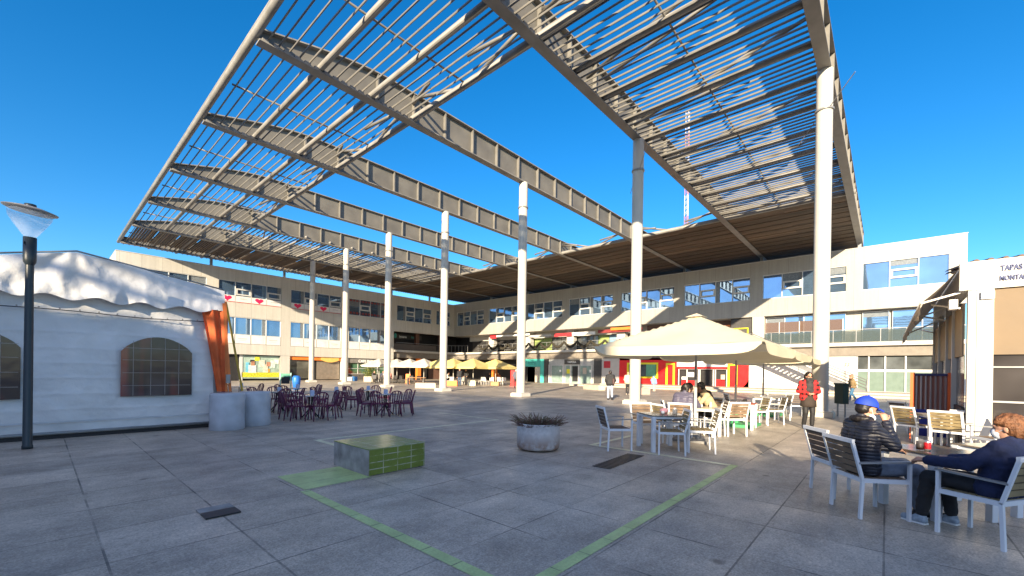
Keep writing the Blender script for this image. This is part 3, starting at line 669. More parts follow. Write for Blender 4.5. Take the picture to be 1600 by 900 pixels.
# metal stairs in front of the block wall
t = thing('metal_stairs', 'grey open-riser metal stairs climbing to the balcony by the white wall', 'stairs', (44.6, 0, 0))
y0_, y1_ = 1.2, 9.6; zt_ = 4.4; xw = .75
for s_, nm in ((-xw, 'stringer'), (xw, 'stringer')): MB().bar((s_, y0_, .12), (s_, y1_, zt_-.1), .08, .34).build(nm, mat('stair_stringer', (.17, .17, .175), .5), t)
mb = MB(); n_ = 26
for i in range(n_): f_ = (i+.5)/n_; y_, z_ = y0_+(y1_-y0_)*f_, zt_*f_; mb.bx((-xw+.05, y_-.15, z_), (xw-.05, y_+.15, z_+.04))
mb.build('tread', mat('pale_tread', (.62, .60, .56), .6), t)
for s_ in (-xw, xw):
    mb = MB()
    for hh in (.35, .6, .85, 1.05): mb.tube([(s_, y0_, .2+hh), (s_, y1_, zt_+hh)], .022, 6)
    for i in range(7): f_ = i/6; mb.tube([(s_, y0_+(y1_-y0_)*f_, zt_*f_), (s_, y0_+(y1_-y0_)*f_, zt_*f_+1.22)], .025, 6)
    mb.build('handrail', mat('stair_rail', (.16, .16, .16), .4, metal=.2), t)

# ------------------------------------------------------------------ marquee tent
def canvas(name, c, tr=.25, rough=.6, bump=.15):
    m = mat(name, c, rough, var=.10, scale=1.2, bump=bump, bscale=7); n = m.node_tree.nodes; L = m.node_tree.links
    b = n['Principled BSDF']; t_ = n.new('ShaderNodeBsdfTranslucent'); t_.inputs[0].default_value = tuple(x*.9 for x in c)+(1,); mx = n.new('ShaderNodeMixShader'); mx.inputs[0].default_value = tr
    L.new(b.outputs[0], mx.inputs[1]); L.new(t_.outputs[0], mx.inputs[2]); L.new(mx.outputs[0], n['Material Output'].inputs[0]); return m
M_tent = canvas('white_tarpaulin', (.70, .70, .70), .1, .42, .9)
M_vinyl = None
def vinyl():
    m = bpy.data.materials.new('vinyl_window'); h = NB(m); g = h.node('ShaderNodeNewGeometry'); P = g.outputs['Position']
    mp = h.node('ShaderNodeMapping'); mp.inputs['Scale'].default_value = (1, 0, .12); h.L.new(P, mp.inputs[0]); n1 = h.noise(mp.outputs[0], 2.6, 1); n2 = h.noise(P, 1.1, 2)
    c = h.mix(h.rng(n1, .45, .6, 0, 1), (.045, .03, .03), (.22, .055, .045)); c = h.mix(h.rng(n2, .52, .75, 0, .5), c, (.20, .17, .165))
    h.L.new(c, h.b.inputs['Base Color']); h.b.inputs['Roughness'].default_value = .12
    bp = h.node('ShaderNodeBump'); bp.inputs['Strength'].default_value = .12; bp.inputs['Distance'].default_value = .05; h.L.new(h.noise(P, 1.8, 2), bp.inputs['Height']); h.L.new(bp.outputs[0], h.b.inputs['Normal'])
    return m
M_vinyl = vinyl()
tent = thing('marquee_tent', 'white tarpaulin marquee with arched vinyl windows, on the left behind the lamp', 'tent', (0, 13.3, 0))
def ttop(x):
    pts = [(-7, 3.15), (-.52, 3.75), (.54, 4.03), (3.25, 3.6)]
    for (a, za), (b, zb) in zip(pts[:-1], pts[1:]):
        if x <= b: return za+(zb-za)*(x-a)/(b-a)
    return 3.6
def grid(fx, nu, nv):
    vs = [fx(i/nu, j/nv) for j in range(nv+1) for i in range(nu+1)]
    return vs, [(j*(nu+1)+i, j*(nu+1)+i+1, (j+1)*(nu+1)+i+1, (j+1)*(nu+1)+i) for j in range(nv) for i in range(nu)]
def wallf(u, v):
    x, z = -7+10.1*u, .14+3.0*v
    y = .08*mnoise.noise(Vector((x*.8+z*.5, z*.6, 1)))+.025*mnoise.noise(Vector((x*2+z*2.4, z*1.1, 8)))+.02*mnoise.noise(Vector((x*3, z*1.2, 5)))+.018*max(0, math.sin((x*.9+z*1.0)*4.4))*max(0, 1-abs(x-.3)/1.3)
    y -= .05*max(0, .3-abs(mnoise.noise(Vector((x*1.1+z*.9, z*.8-x*.3, 4)))))*(1 if x < 1.2 else .5)+.03*max(0, .25-abs(mnoise.noise(Vector((x*2.3-z*.6, z*1.5, 14)))))
    for zz in (.62, .95, 1.3, 1.62, 1.95, 2.3): y -= .012*math.exp(-((z-zz-.01*math.sin(x*3))/.025)**2)
    return (x, y-.06*math.sin(math.pi*v)*.4, z)
vs, fs = grid(wallf, 260, 90); MB().add(vs, fs, True).build('side_wall', M_tent, tent)
def valf(u, v):
    x = -7+10.27*u; zt = ttop(x); zb = 3.02+.05*math.cos((x-.1)*2*math.pi/.75)
    z = zt+(zb-zt)*v; am = .05+.05*math.exp(-((x-.7)/.8)**2)
    y = -.14-.10*v+am*v*mnoise.noise(Vector((x*2.6, 0, 3)))*1.6+.05*mnoise.noise(Vector((x*1.1, z*1.6, 9)))+.03*math.sin((x*2.2-z*3)*2)*v*math.exp(-((x-.6)/.9)**2)
    th = math.atan2(x-.5, zt-z+.12); rr = math.hypot(x-.5, zt-z); y += .10*math.sin(th*7+.8)*min(1, rr/.9)*math.exp(-(rr/1.1)**2)+.02*mnoise.noise(Vector((x*6, z*5, 2)))-.10*v*max(0, .3-abs(mnoise.noise(Vector((x*2.4, z*.9, 6)))))
    return (x, y, z)
vs, fs = grid(valf, 340, 30); MB().add(vs, fs, True).build('valance', M_tent, tent)
mb = MB(); mb.prism([(-7, 3.15), (-.52, 3.75), (.54, 4.03), (3.22, 3.58), (3.22, 3.5), (-7, 3.0)], 'y', -.10, 11).bx((3.04, .1, 0.1), (3.08, 11, 3.5)); mb.build('roof', M_tent, tent)
MB().tube([(-7, -.03, .12), (3.02, -.03, .12)], .035, 7).tube([(3.12, -.02, 0), (3.12, -.02, 3.6)], .045, 8).tube([(-7, -.06, 3.2), (-.52, -.12, 3.79), (.54, -.12, 4.06), (3.26, -.12, 3.63)], .02, 6).build('frame', M_grey, tent)
MB().bx((-7, -.02, 0), (3.02, .03, .1)).build('ground_gap', M_dark, tent)
MB().tube([(-7+10*i/60, -.09-.02*math.sin(i*.7), 2.74+.02*math.sin(i*.33)) for i in range(61)], .010, 5).build('lacing_rope', M_black, tent)
mb = MB()
for i in range(34): mb.ball((-6.9+i*.3, -.10, 2.77+.02*math.sin(i*.33*1.8)), .016, 6)
mb.build('eyelets', M_grey, tent)
MB().box((-2, -.085, .36), (10, .012, .03)).build('hem_band', mat('hem_grey', (.5, .52, .55), .5), tent)
for xc in (1.93, -.9, -3.75):
    hw = .665; n_ = 14; poly = [(xc-hw, .87), (xc+hw, .87)]
    for i in range(n_+1):
        t_ = i/n_; poly.append((xc+hw-2*hw*t_, 1.92+.36*math.sin(math.pi*t_)**.75))
    wdw = MB().prism(poly, 'y', -.13, -.115).build('window', M_vinyl, tent)
    mb = MB()
    for i in range(1, 5): x = xc-hw+2*hw*i/5+(-.05 if i < 2 else .0); mb.bx((x-.004, -.137, .88), (x+.004, -.131, 1.95+.33*math.sin(math.pi*i/5)**.75))
    for z_ in (1.12, 1.42, 1.72, 2.0): mb.bx((xc-hw+.03+(.1 if z_ > 2 else 0), -.137, z_-.004), (xc+hw-.03-(.1 if z_ > 2 else 0), -.131, z_+.004))
    mb.build('window_grid', mat('grid_thread', (.34, .30, .28), .6), wdw)
M_ocloth = mat('orange_cloth', (.62, .12, .03), .75, var=.25, scale=3, bump=.3, bscale=9)
def curt(u, v):
    xl, xr = 2.76+.36*v**.9, 3.36-.02*v
    x = xl+(xr-xl)*u; return (x, -.20+.05*math.sin(u*13)*(1-.4*v)+.03*math.sin(u*5+2), 3.06-2.12*v)
vs, fs = grid(curt, 40, 24); MB().add(vs, fs, True).build('curtain', M_ocloth, tent)
MB().bar((3.22, -.3, 3.25), (3.33, -.55, .95), .06, .012, (0, 1, 0)).bar((3.26, -.3, 3.3), (3.25, -.52, .95), .05, .012, (0, 1, 0)).build('strap', mat('orange_webbing', (.62, .16, .03), .6), tent)
MB().bar((3.28, -.25, 3.3), (3.66, -.35, .95), .05, .012, (0, 1, 0)).build('strap', mat('mustard_webbing', (.45, .28, .03), .6), tent)
MB().box((3.27, -.57, 1.28), (.09, .05, .22)).build('ratchet', M_grey, tent)
M_wrap = mat('grey_plastic_wrap', (.42, .45, .50), .4, var=.15, scale=3, bump=.6, bscale=6)
def ballast(x, y, label, s):
    mb = MB(); pr = []
    vs = []; n_ = 36; rows = [(.0, .37), (.02, .385), (.3, .38), (.6, .378), (.88, .385), (.92, .37), (.925, 0)]
    for z_, r_ in rows:
        for k in range(n_):
            a = 2*math.pi*k/n_; rr = r_*(1+.018*mnoise.noise(Vector((math.cos(a)*3+s, math.sin(a)*3, z_*4)))); vs.append((rr*math.cos(a), rr*math.sin(a), z_))
    fs = [(i*n_+k, i*n_+(k+1) % n_, (i+1)*n_+(k+1) % n_, (i+1)*n_+k) for i in range(len(rows)-1) for k in range(n_)]
    return tag(mb.add(vs, fs, True).build('ballast_drum', M_wrap, None, (x, y, 0)), label, 'ballast drum', 'wrapped ballast drums at the tent corner')
ballast(3.22, 12.55, 'grey plastic wrapped ballast drum under the orange curtain, the nearer of two', 1); ballast(3.98, 13.0, 'grey plastic wrapped ballast drum partly hidden behind the nearer drum', 4)

# ------------------------------------------------------------------ street lamp
t = thing('street_lamp', 'dark lamp post with clear cone bowl and flat cap before the tent', 'street lamp', (-.12, 12.02, 0))
M_lampd = mat('lamp_green_black', (.018, .028, .035), .4, var=.15)
MB().lathe((0, 0, 0), [(.0, 0), (.075, 0), (.075, .06), (.066, .08), (.058, 3.5)], 16).build('pole', M_lampd, t)
MB().lathe((0, 0, 0), [(.058, 3.44), (.085, 3.5), (.09, 3.55), (.09, 3.96), (.0, 3.965)], 16).box((-.065, -.066, 3.84), (.03, .01, .05), R(45)).build('sleeve', M_lampd, t)
MB().lathe((0, 0, 0), [(.075, 3.965), (.12, 4.03), (.22, 4.2), (.29, 4.33), (.30, 4.44)], 28).lathe((0, 0, 0), [(.068, 3.965), (.113, 4.03), (.213, 4.2), (.283, 4.33), (.293, 4.44)], 28).build('bowl', M_bulb, t)
hd = MB()
hd.lathe((0, 0, 0), [(.0, .0), (.29, 0), (.36, .03), (.365, .045), (.2, .09), (0, .1)], 28).build('cap', mat('lamp_cap', (.30, .29, .28), .45), t, (0, 0, 4.43)).rotation_euler = (R(4), R(6), 0)
MB().lathe((0, 0, 4.52), [(0, 0), (.08, 0), (.08, .06), (0, .07)], 10).build('knob', M_lampd, t)

# ------------------------------------------------------------------ tiled block and planter
M_gt = tile_mat('green_wall_tiles', (.15, .20, .03), [('X', .25, 3.25), ('Z', .10, .0)], (.42, .42, .32), rough=.35)
M_gtt = tile_mat('green_top_tiles', (.21, .27, .09), [('X', .25, 3.25), ('Y', .27, 5.7)], (.4, .42, .3), rough=.25)
t = thing('bench_block', 'low square concrete block clad in green tiles on its top and front', 'bench', (3.76, 6.26, 0))
MB().bx((-.5, -.545, 0), (.5, .55, .385)).build('core', M_concrete, t, bevel=.006); MB().bx((-.502, -.56, .388), (.505, .552, .402)).build('top_tiles', M_gtt, t); MB().bx((-.49, -.562, .012), (.503, -.548, .386)).build('front_tiles', M_gt, t)
def planter_mat():
    m = bpy.data.materials.new('stained_white_pot'); h = NB(m); tc = h.node('ShaderNodeTexCoord'); P = tc.outputs['Object']; sp = h.node('ShaderNodeSeparateXYZ'); h.L.new(P, sp.inputs[0])
    n1 = h.noise(P, 4, 7, .65); n2 = h.noise(P, 14, 5)
    f = h.math('MULTIPLY', h.rng(n1, .36, .52, 0, 1), h.rng(sp.outputs[2], .05, .38, 1, 0)); f = h.math('MULTIPLY', f, h.rng(n2, .3, .6, .5, 1))
    c = h.mix(1.0, (.50, .49, .48), h.rng(n2, .3, .7, .82, 1.1), 'MULTIPLY'); c = h.mix(f, c, (.22, .12, .07)); h.L.new(c, h.b.inputs['Base Color']); h.b.inputs['Roughness'].default_value = .7; return m
t = thing('round_planter', 'round white concrete planter with rusty stains round its foot', 'planter', (6.80, 5.30, 0))
MB().lathe((0, 0, 0), [(.0, .03), (.38, .03), (.42, .05), (.435, .1), (.44, .53), (.43, .545), (.39, .545), (.385, .48), (0, .48)], 32).build('pot', planter_mat(), t)
MB().cyl((0, 0, .46), .38, .03).build('soil', mat('dark_soil', (.04, .03, .02), .95), t)
random.seed(4); mb = MB()
for i in range(520):
    a, r_ = random.uniform(0, 6.28), .38*random.random()**.5; x, y = r_*math.cos(a), r_*math.sin(a); ln = random.uniform(.06, .17)*(1.1-r_*.8)*(.6+1.3*max(0, mnoise.noise(Vector((x*5+3, y*5, 1)))+.35)); lx, ly = x*random.uniform(.1, .9)+random.gauss(0, .05), y*random.uniform(.1, .9)+random.gauss(0, .05)
    p = [(x, y, .48), (x+lx*.4, y+ly*.4, .48+ln*.6), (x+lx, y+ly, .48+ln)]; mb.mi = random.choice((0, 0, 1, 2)); mb.tube(p, .004, 4, False, [.005, .004, .003])
    for j in range(5): q = Vector(p[1]).lerp(Vector(p[2]), j/4); d = Vector((random.gauss(0, .02), random.gauss(0, .02), .012)); e = Vector((random.gauss(0, 1), random.gauss(0, 1), 0)).normalized()*.006; mb.add([q-e, q+e, q+d], [(0, 1, 2)])
tag(mb.build('heather_plant', [mat('heather_brown', (.14, .075, .045), .8), mat('heather_green', (.07, .085, .03), .8), mat('heather_mauve', (.11, .05, .05), .8)], None, (6.80, 5.30, 0)), 'dry brown heather filling the round white planter', 'plant')

# ------------------------------------------------------------------ parasols
M_cream = canvas('cream_canvas', (.80, .71, .50), .3, .8, .12); M_yell = canvas('pale_yellow_canvas', (.80, .66, .26), .3, .8); M_wcan = canvas('off_white_canvas', (.74, .68, .58), .3, .8)
def parasol(label, group, x, y, half, ze, zp, zv, m, pole_m, base_m, rz=0, cap=True, base=(.42, .06)):
    t = thing('parasol', label, 'parasol', (x, y, 0), rz, group)
    def roof(u, v):
        a, b = u*2-1, v*2-1; d = max(abs(a), abs(b)); e = min(abs(a), abs(b))/max(d, 1e-6)
        z = zp+(ze-zp)*d-.05*math.sin(math.pi*d)*(1-.0)*(1-e)-.03*d*(1-e**2)
        return (a*half, b*half, z+.02*mnoise.noise(Vector((a*2.5+x, b*2.5, 0)))*d)
    vs, fs = grid(roof, 28, 28); c = MB().add(vs, fs, True).build('canvas', m, t)
    mb = MB()
    for i in range(4):
        Rm = Matrix.Rotation(i*math.pi/2, 3, 'Z')
        def vf(u, v):
            a = (u*2-1)*.985; h_ = (ze-zv)*(1-abs(a)**13); zz = ze-.03*(1-a*a)-h_*v
            p = Rm @ Vector((a*half, -half-.004-.02*v, 0)); return (p.x, p.y, zz)
        vs, fs = grid(vf, 30, 3); mb.add(vs, fs, True)
    mb.build('valance', m, t)
    if cap:
        vs = [(-.2, -.2, zp-.045), (.2, -.2, zp-.045), (.2, .2, zp-.045), (-.2, .2, zp-.045), (0, 0, zp+.05)]; MB().add(vs, [(0, 1, 4), (1, 2, 4), (2, 3, 4), (3, 0, 4)]).build('vent_cap', m, t)
    MB().cyl((0, 0, 1.25), .028, zp-1.3, 10).build('pole', M_grey if pole_m is None else pole_m, t); MB().cyl((0, 0, .06), .035, 1.2, 10).build('lower_pole', M_white, t)
    for i in range(8):
        a = i*math.pi/4+(0); r_ = half*(1 if i % 2 == 0 else 1.41)*.97
        MB().bar((0, 0, zp-.12), (r_*math.cos(a), r_*math.sin(a), ze-.05), .02, .03).bar((0, 0, zv+.05), (r_*.5*math.cos(a), r_*.5*math.sin(a), (zp+ze)/2-.1), .016, .022).build('rib', M_grey, t)
    MB().bx((-base[0], -base[0], 0), (base[0], base[0], base[1])).bx((-.09, -.09, base[1]), (.09, .09, .35)).build('base', base_m, t, bevel=.01)
    return t
M_gbase = mat('green_base', (.06, .36, .14), .5)
GB = 'cream parasols over the white chairs'
parasol('large cream square parasol nearest to the viewer, its left corner in shade', GB, 10.42, 3.40, 1.74, 2.20, 2.98, 1.99, M_cream, None, M_concrete)
parasol('cream square parasol just behind the nearest one, over the red topped table', GB, 14.5, 3.52, 1.74, 2.20, 2.95, 2.0, M_cream, None, M_gbase, base=(.6, .08))
parasol('third cream square parasol, farthest of its row beside the tall column', GB, 18.95, 3.62, 1.74, 2.18, 2.9, 2.0, M_cream, None, M_gbase, base=(.6, .08))
GY, GW_ = 'yellow parasols of the far terrace', 'white parasols of the far terrace'
for px, py, lb in ((690, 600.5, 'yellow far parasol half hidden by the white column, leftmost of the yellow ones'), (708, 601, 'yellow far parasol just right of the white column'), (739, 602, 'yellow far parasol standing over a cream box planter'), (774, 602, 'rightmost yellow far parasol, beside the red booth')):
    g = at(px, py, 'z', 0); parasol(lb, GY, g.x, g.y, 1.62, 1.98, 2.85, 1.75, M_yell, M_white, M_concrete, R(8), False, (.3, .1))
for px, py, lb in ((592, 597.5, 'white far parasol over the potted bush, leftmost of the white ones'), (620, 598, 'white far parasol right behind the fifth column'), (640, 599, 'white far parasol with a folded rim, above the orange board'), (662, 600, 'rightmost white far parasol, next to the yellow ones')):
    g = at(px, py, 'z', 0); parasol(lb, GW_, g.x, g.y, 1.45, 2.0, 2.8, 1.8, M_wcan, M_white, M_concrete, R(20), False, (.3, .1))

# ------------------------------------------------------------------ white framed slatted armchairs and tables
M_alu = mat('white_aluminium', (.74, .76, .78), .35, var=.04); M_slat = mat('brown_composite_slats', (.20, .135, .085), .6, var=.25, scale=6); M_slat2 = mat('dark_brown_slats', (.085, .06, .05), .6, var=.25, scale=6); M_slat3 = mat('olive_brown_slats', (.26, .20, .10), .6, var=.25, scale=6)
def make_chair(slm):
    """faces +X, 0.56 wide, seat at 0.44"""
    t = thing('slatted_armchair', '', 'chair')
    w = .26; mb = None
    for s in (-1, 1):
        y = s*w
        MB().bar((.25, y, 0), (.25, y, .64), .035, .028, (1, 0, 0)).build('leg', M_alu, t)
        MB().bar((-.24, y, 0), (-.22, y, .44), .035, .028, (1, 0, 0)).build('leg', M_alu, t)
        MB().bar((-.22, y, .43), (-.335, y, .87), .035, .028, (1, 0, 0)).bar((-.22, y, .43), (.25, y, .43), .03, .045).build('side_frame', M_alu, t)
        MB().bar((.27, y, .65), (-.27, y, .625), .05, .02).build('armrest', M_grey, t)
    MB().bar((.25, -w, .43), (.25, w, .43), .03, .045).build('front_rail', M_alu, t); MB().bar((-.22, -w, .43), (-.22, w, .43), .03, .045).build('rear_rail', M_alu, t); MB().bar((-.332, -w-.02, .865), (-.332, w+.02, .865), .03, .045).build('top_rail', M_alu, t)
    mb = MB()
    for i in range(5): x = -.17+i*.09; mb.box((x, 0, .452), (.078, 2*w-.04, .014))
    mb.build('seat', slm, t)
    mb = MB(); Mr = Matrix.Rotation(R(-14.6), 3, 'Y')
    for i in range(5):
        f_ = (i+.6)/5.1; mb.box((-.22-.115*(.1+f_*.86), 0, .44+.43*(.1+f_*.86)), (.014, 2*w-.04, .060), M=Mr)
    mb.build('backrest', slm, t); return t
protos = [make_chair(M_slat), make_chair(M_slat2), make_chair(M_slat3)]
used = [False]*3
def put_chair(x, y, face, label, k=0, group='white framed slatted armchairs', z=0):
    rz = math.atan2(face[1], face[0])
    if not used[k]:
        o = protos[k]; used[k] = True; o['label'] = label; o.location = (x, y, z); o.rotation_euler = (0, 0, rz)
    else: o = copy_tree(protos[k], label, (x, y, z), rz)
    o['group'] = group; return o
def table(label, x, y, half, rz, topm, h=.74, group='square tables with white legs'):
    t = thing('square_table', label, 'table', (x, y, 0), rz, group)
    MB().bx((-half, -half, h-.02), (half, half, h)).build('tabletop', topm, t, bevel=.004); q = half-.04
    for sx in (-1, 1):
        for sy in (-1, 1): MB().bx((sx*q-.035, sy*q-.035, 0), (sx*q+.035, sy*q+.035, h-.021)).build('leg', M_alu, t)
    MB().bx((-q, -q-.012, h-.07), (q, -q+.012, h-.022)).bx((-q, q-.012, h-.07), (q, q+.012, h-.022)).bx((-q-.012, -q, h-.071), (-q+.012, q, h-.023)).bx((q-.012, -q, h-.071), (q+.012, q, h-.023)).build('apron', M_alu, t); return t
M_top = mat('smoked_glass_top', (.20, .16, .115), .16, var=.15, scale=5); M_rtop = mat('red_table_top', (.45, .07, .04), .35); M_ltop = mat('pale_table_top', (.55, .48, .38), .3)
fm, fw_ = (.56, -.83), (.53, .85)
put_chair(6.47, .15, fm, 'armchair with brown slats on which the man in the blue cap sits', 0)
put_chair(7.22, .44, fm, 'empty armchair just left of the man in the blue cap', 1)
put_chair(6.27, -.76, fw_, 'armchair with olive slats under the woman with auburn hair', 2)
table('smoked glass table between the man in the cap and the masked woman', 7.07, -.44, .36, R(43.5), M_top)
table('second smoked glass table behind the masked woman, in sunlight', 7.95, -1.15, .36, R(43.5), M_top)
# chairs and tables toward the kiosk
def G(px, py): v = at(px, py, 'z', 0); return v.x, v.y
cr_, cf_ = (CR.x, CR.y), (CF.x, CF.y)
def cdir(r, f): return (cr_[0]*r+cf_[0]*f, cr_[1]*r+cf_[1]*f)
for px, py, d, lb, k in ((1428, 693, cdir(1, .1), 'empty armchair with a yellowish slatted back, left of the kiosk tables', 2), (1418, 676, cdir(1, 0), 'dark armchair beside the striped screen, farthest left of the kiosk seats', 1), (1487, 706, cdir(.9, .4), 'sunlit white armchair directly behind the cola can', 2), (1516, 704, cdir(.8, .6), 'sunlit white armchair just right of the cola can', 2), (1560, 722, cdir(-1, .2), 'white armchair mostly hidden behind the masked woman', 0)):
    g = G(px, py); put_chair(g[0], g[1], d, lb, k)
g = G(1468, 698); table('narrow pale table in front of the blue and red striped screen', g[0], g[1], .34, R(20), M_ltop)
g = G(1536, 706); table('pale table behind the masked woman near the kiosk post', g[0], g[1], .34, R(40), M_ltop)
# under the cream parasols
TA = (8.75, 3.52); table('smoked glass table in front of the big cream parasol with a pink bundle on it', TA[0], TA[1], .40, R(48), M_top)
put_chair(8.02, 4.22, cdir(1, .1), 'shaded armchair with dark slats, leftmost at the front parasol table', 1)
put_chair(8.38, 3.22, cdir(-1, .15), 'shaded armchair seen from its right side, nearest at the front parasol table', 2)
put_chair(9.05, 2.85, cdir(-1, .25), 'shaded armchair right of the front parasol table, half behind another chair', 2)
put_chair(9.42, 4.15, cdir(.2, -1), 'armchair on the far side of the front parasol table', 0)
put_chair(9.75, 3.75, cdir(1, .25), 'sunlit armchair with open arms left of the woman in the grey jacket', 2)
TB = (11.2, 3.5); table('table under the big cream parasol where four people sit', TB[0], TB[1], .40, R(5), M_ltop)
put_chair(12.05, 3.02, cdir(-.15, 1), 'sunlit armchair with glowing orange brown back, seen from behind under the parasol', 0)
put_chair(15.2, 3.1, cdir(-1, .1), 'sunlit armchair right of the red topped table', 2)
put_chair(15.9, 2.75, cdir(-1, .3), 'white armchair behind the one at the red topped table', 2)
put_chair(17.6, 2.85, cdir(-1, .2), 'white armchair facing left beside the woman in the checked jacket', 2)
put_chair(19.2, 2.55, cdir(-.3, -1), 'dark armchair directly left of the woman in the checked jacket', 1)
put_chair(16.9, 4.1, cdir(1, -.2), 'dark backed armchair at the third parasol, left of its table', 1)
put_chair(13.2, 4.5, cdir(1, -.3), 'dark backed armchair behind the woman in black', 1)
table('red topped table under the second cream parasol', 13.9, 3.25, .40, R(5), M_rtop)
table('smoked glass table under the third cream parasol', 18.1, 3.35, .40, R(5), M_top)
# things on the tables
def cup(name, label, p, r, h, m, top=None):
    t = thing(name, label, name.split('_')[-1], p); MB().lathe((0, 0, 0), [(0, 0), (r*.8, 0), (r, h), (r*.9, h), (r*.75, .01), (0, .01)], 14).build('body', m, t)
    if top: MB().cyl((0, 0, h*.05), r*.85, h*.75, 12).build('drink', top, t)
p = at(1437, 703, 'z', .742); cup('cola_glass', 'tall glass of dark cola on the table in front of the man', (p.x, p.y, .742), .038, .13, clear('drinking_glass', (.5, .5, .5), .12), mat('cola', (.02, .006, .004), .1))
p = at(1449, 704, 'z', .742); t = thing('drink_can', 'red and silver drink can beside the glass of cola', 'can', (p.x, p.y, .742)); MB().lathe((0, 0, 0), [(0, 0), (.026, 0), (.032, .008), (.032, .105), (.027, .117), (.025, .114), (0, .114)], 16).build('can', mat('can_silver', (.6, .6, .6), .25, metal=.8), t); MB().lathe((0, 0, .02), [(.0325, 0), (.0325, .075)], 16).build('can_print', mat('can_red', (.55, .02, .03), .3, var=.5, scale=25), t)
tag(MB().ball((0, 0, .05), (.11, .09, .06), 10).ball((.1, .05, .04), (.07, .06, .05), 8).build('pink_bundle', mat('pink_cloth', (.50, .25, .30), .8, var=.4, scale=18), None, (8.9, 3.55, .742)), 'crumpled pink paper bundle on the front parasol table', 'bundle')
tag(MB().box((0, 0, .05), (.2, .08, .1)).box((0, 0, .106), (.16, .05, .012)).build('black_bag', M_black, None, (14.0, 3.15, .742)), 'small black bag lying on the red topped table', 'bag')

random.seed(31)
for (tx, ty, what) in ((8.72, 3.35, 'front parasol table'), (11.3, 3.4, 'table where four people sit'), (18.1, 3.4, 'third parasol table'), (7.95, -1.1, 'sunlit smoked glass table')):
    cup('coffee_cup', 'small white coffee cup on the '+what, (tx-.12, ty+.1, .742), .035, .065, M_sw, mat('coffee', (.05, .02, .01), .2))
    t = thing('napkin_box', 'small steel napkin box on the '+what, 'napkin box', (tx+.14, ty-.05, .742), random.uniform(0, 2), 'steel napkin boxes'); MB().box((0, 0, .05), (.10, .07, .10)).build('box', M_grey, t, bevel=.004); MB().box((0, 0, .115), (.07, .03, .03)).build('napkins', M_sw, t)

# ------------------------------------------------------------------ purple bistro chairs
M_pur = mat('purple_resin', (.11, .02, .062), .4, var=.15, scale=5)
def make_bistro():
    t = thing('bistro_chair', '', 'chair')
    for s in (-1, 1):
        MB().tube([(.20, s*.19, .44), (.23, s*.22, 0)], .02, 7, rs=[.024, .017]).build('leg', M_pur, t)
        MB().tube([(-.19, s*.18, .44), (-.25, s*.21, 0)], .02, 7, rs=[.024, .017]).build('leg', M_pur, t)
    mb = MB(); mb.prism([(.22, -.2), (.24, 0), (.22, .2), (-.19, .19), (-.21, 0), (-.19, -.19)], 'z', .425, .46); mb.bx((-.18, -.19, .39), (.2, -.165, .425)).bx((-.18, .165, .39), (.2, .19, .425)); mb.build('seat', M_pur, t)
    arch = [(-.19, -.19, .44), (-.235, -.2, .62), (-.275, -.195, .76), (-.295, -.15, .83), (-.305, -.07, .858), (-.307, 0, .865), (-.305, .07, .858), (-.295, .15, .83), (-.275, .195, .76), (-.235, .2, .62), (-.19, .19, .44)]
    mb = MB().tube(arch, .019, 7)
    for y0, y1 in ((-.035, -.06), (.035, .06), (-.1, -.135), (.1, .135)): mb.bar((-.195, y0, .45), (-.30+.002, y1, .85-abs(y1)*.12), .034, .012, (1, 0, 0))
    mb.build('backrest', M_pur, t); return t
bp_ = make_bistro(); bfirst = [True]
M_ptop = mat('brushed_table_top', (.50, .48, .46), .2, metal=.5, var=.08)
def bistro_table(label, x, y):
    t = thing('bistro_table', label, 'table', (x, y, 0), 0, 'round bistro tables among the purple chairs'); MB().lathe((0, 0, .70), [(0, 0), (.39, 0), (.40, .01), (.40, .025), (.39, .03), (0, .03)], 28).build('tabletop', M_ptop, t)
    for a in (0, 1, 2, 3): c_, s_ = math.cos(a*math.pi/2+.6), math.sin(a*math.pi/2+.6); MB().tube([(c_*.05, s_*.05, .69), (c_*.04, s_*.04, .3), (c_*.30, s_*.30, .015)], .02, 7).build('leg', M_black, t)
    tag(MB().box((0, 0, .07), (.11, .10, .14)).box((0, 0, .145), (.08, .07, .02)).build('napkin_holder', mat('pale_blue_plastic', (.45, .50, .66), .4), None, (x+.08, y+.1, .73)), 'pale blue napkin box on the '+label.split(' table')[0]+' table', 'napkin box', 'napkin boxes on the bistro tables')
names = {'near left': (-.75, -.7), 'near right': (.7, -.75), 'left': (-1, .1), 'right': (1, .05), 'far left': (-.6, .8), 'far right': (.65, .75), 'near': (0, -1), 'far': (.05, 1)}
def bistro_set(desc, x, y, sides, R0=.62):
    bistro_table(desc+' table among the purple chairs', x, y)
    for s in sides:
        r_, f_ = names[s]; d = Vector(cdir(r_, f_)).normalized(); rr = R0+random.uniform(-.05, .1); lx, ly = x+d.x*rr, y+d.y*rr; a = math.atan2(-d.y, -d.x)+random.uniform(-.2, .2)
        lb = 'purple slatted bistro chair on the '+s+' side of the '+desc+' table'
        if bfirst[0]: o = bp_; bfirst[0] = False; o['label'] = lb; o.location = (lx, ly, 0); o.rotation_euler = (0, 0, a)
        else: o = copy_tree(bp_, lb, (lx, ly, 0), a)
        o['group'] = 'purple bistro chairs'
random.seed(21)
bistro_set('nearest bistro', 5.75, 13.62, ['near left', 'left', 'near', 'near right', 'right', 'far right'])
bistro_set('right hand bistro', 8.05, 13.05, ['left', 'near left', 'near', 'right', 'far right', 'near right'])
bistro_set('leftmost bistro', 5.72, 16.3, ['near left', 'left', 'far left', 'right', 'near right'])
bistro_set('middle bistro', 7.55, 15.7, ['left', 'near left', 'right', 'far'])
bistro_set('far right bistro', 9.0, 15.9, ['left', 'far', 'right'])
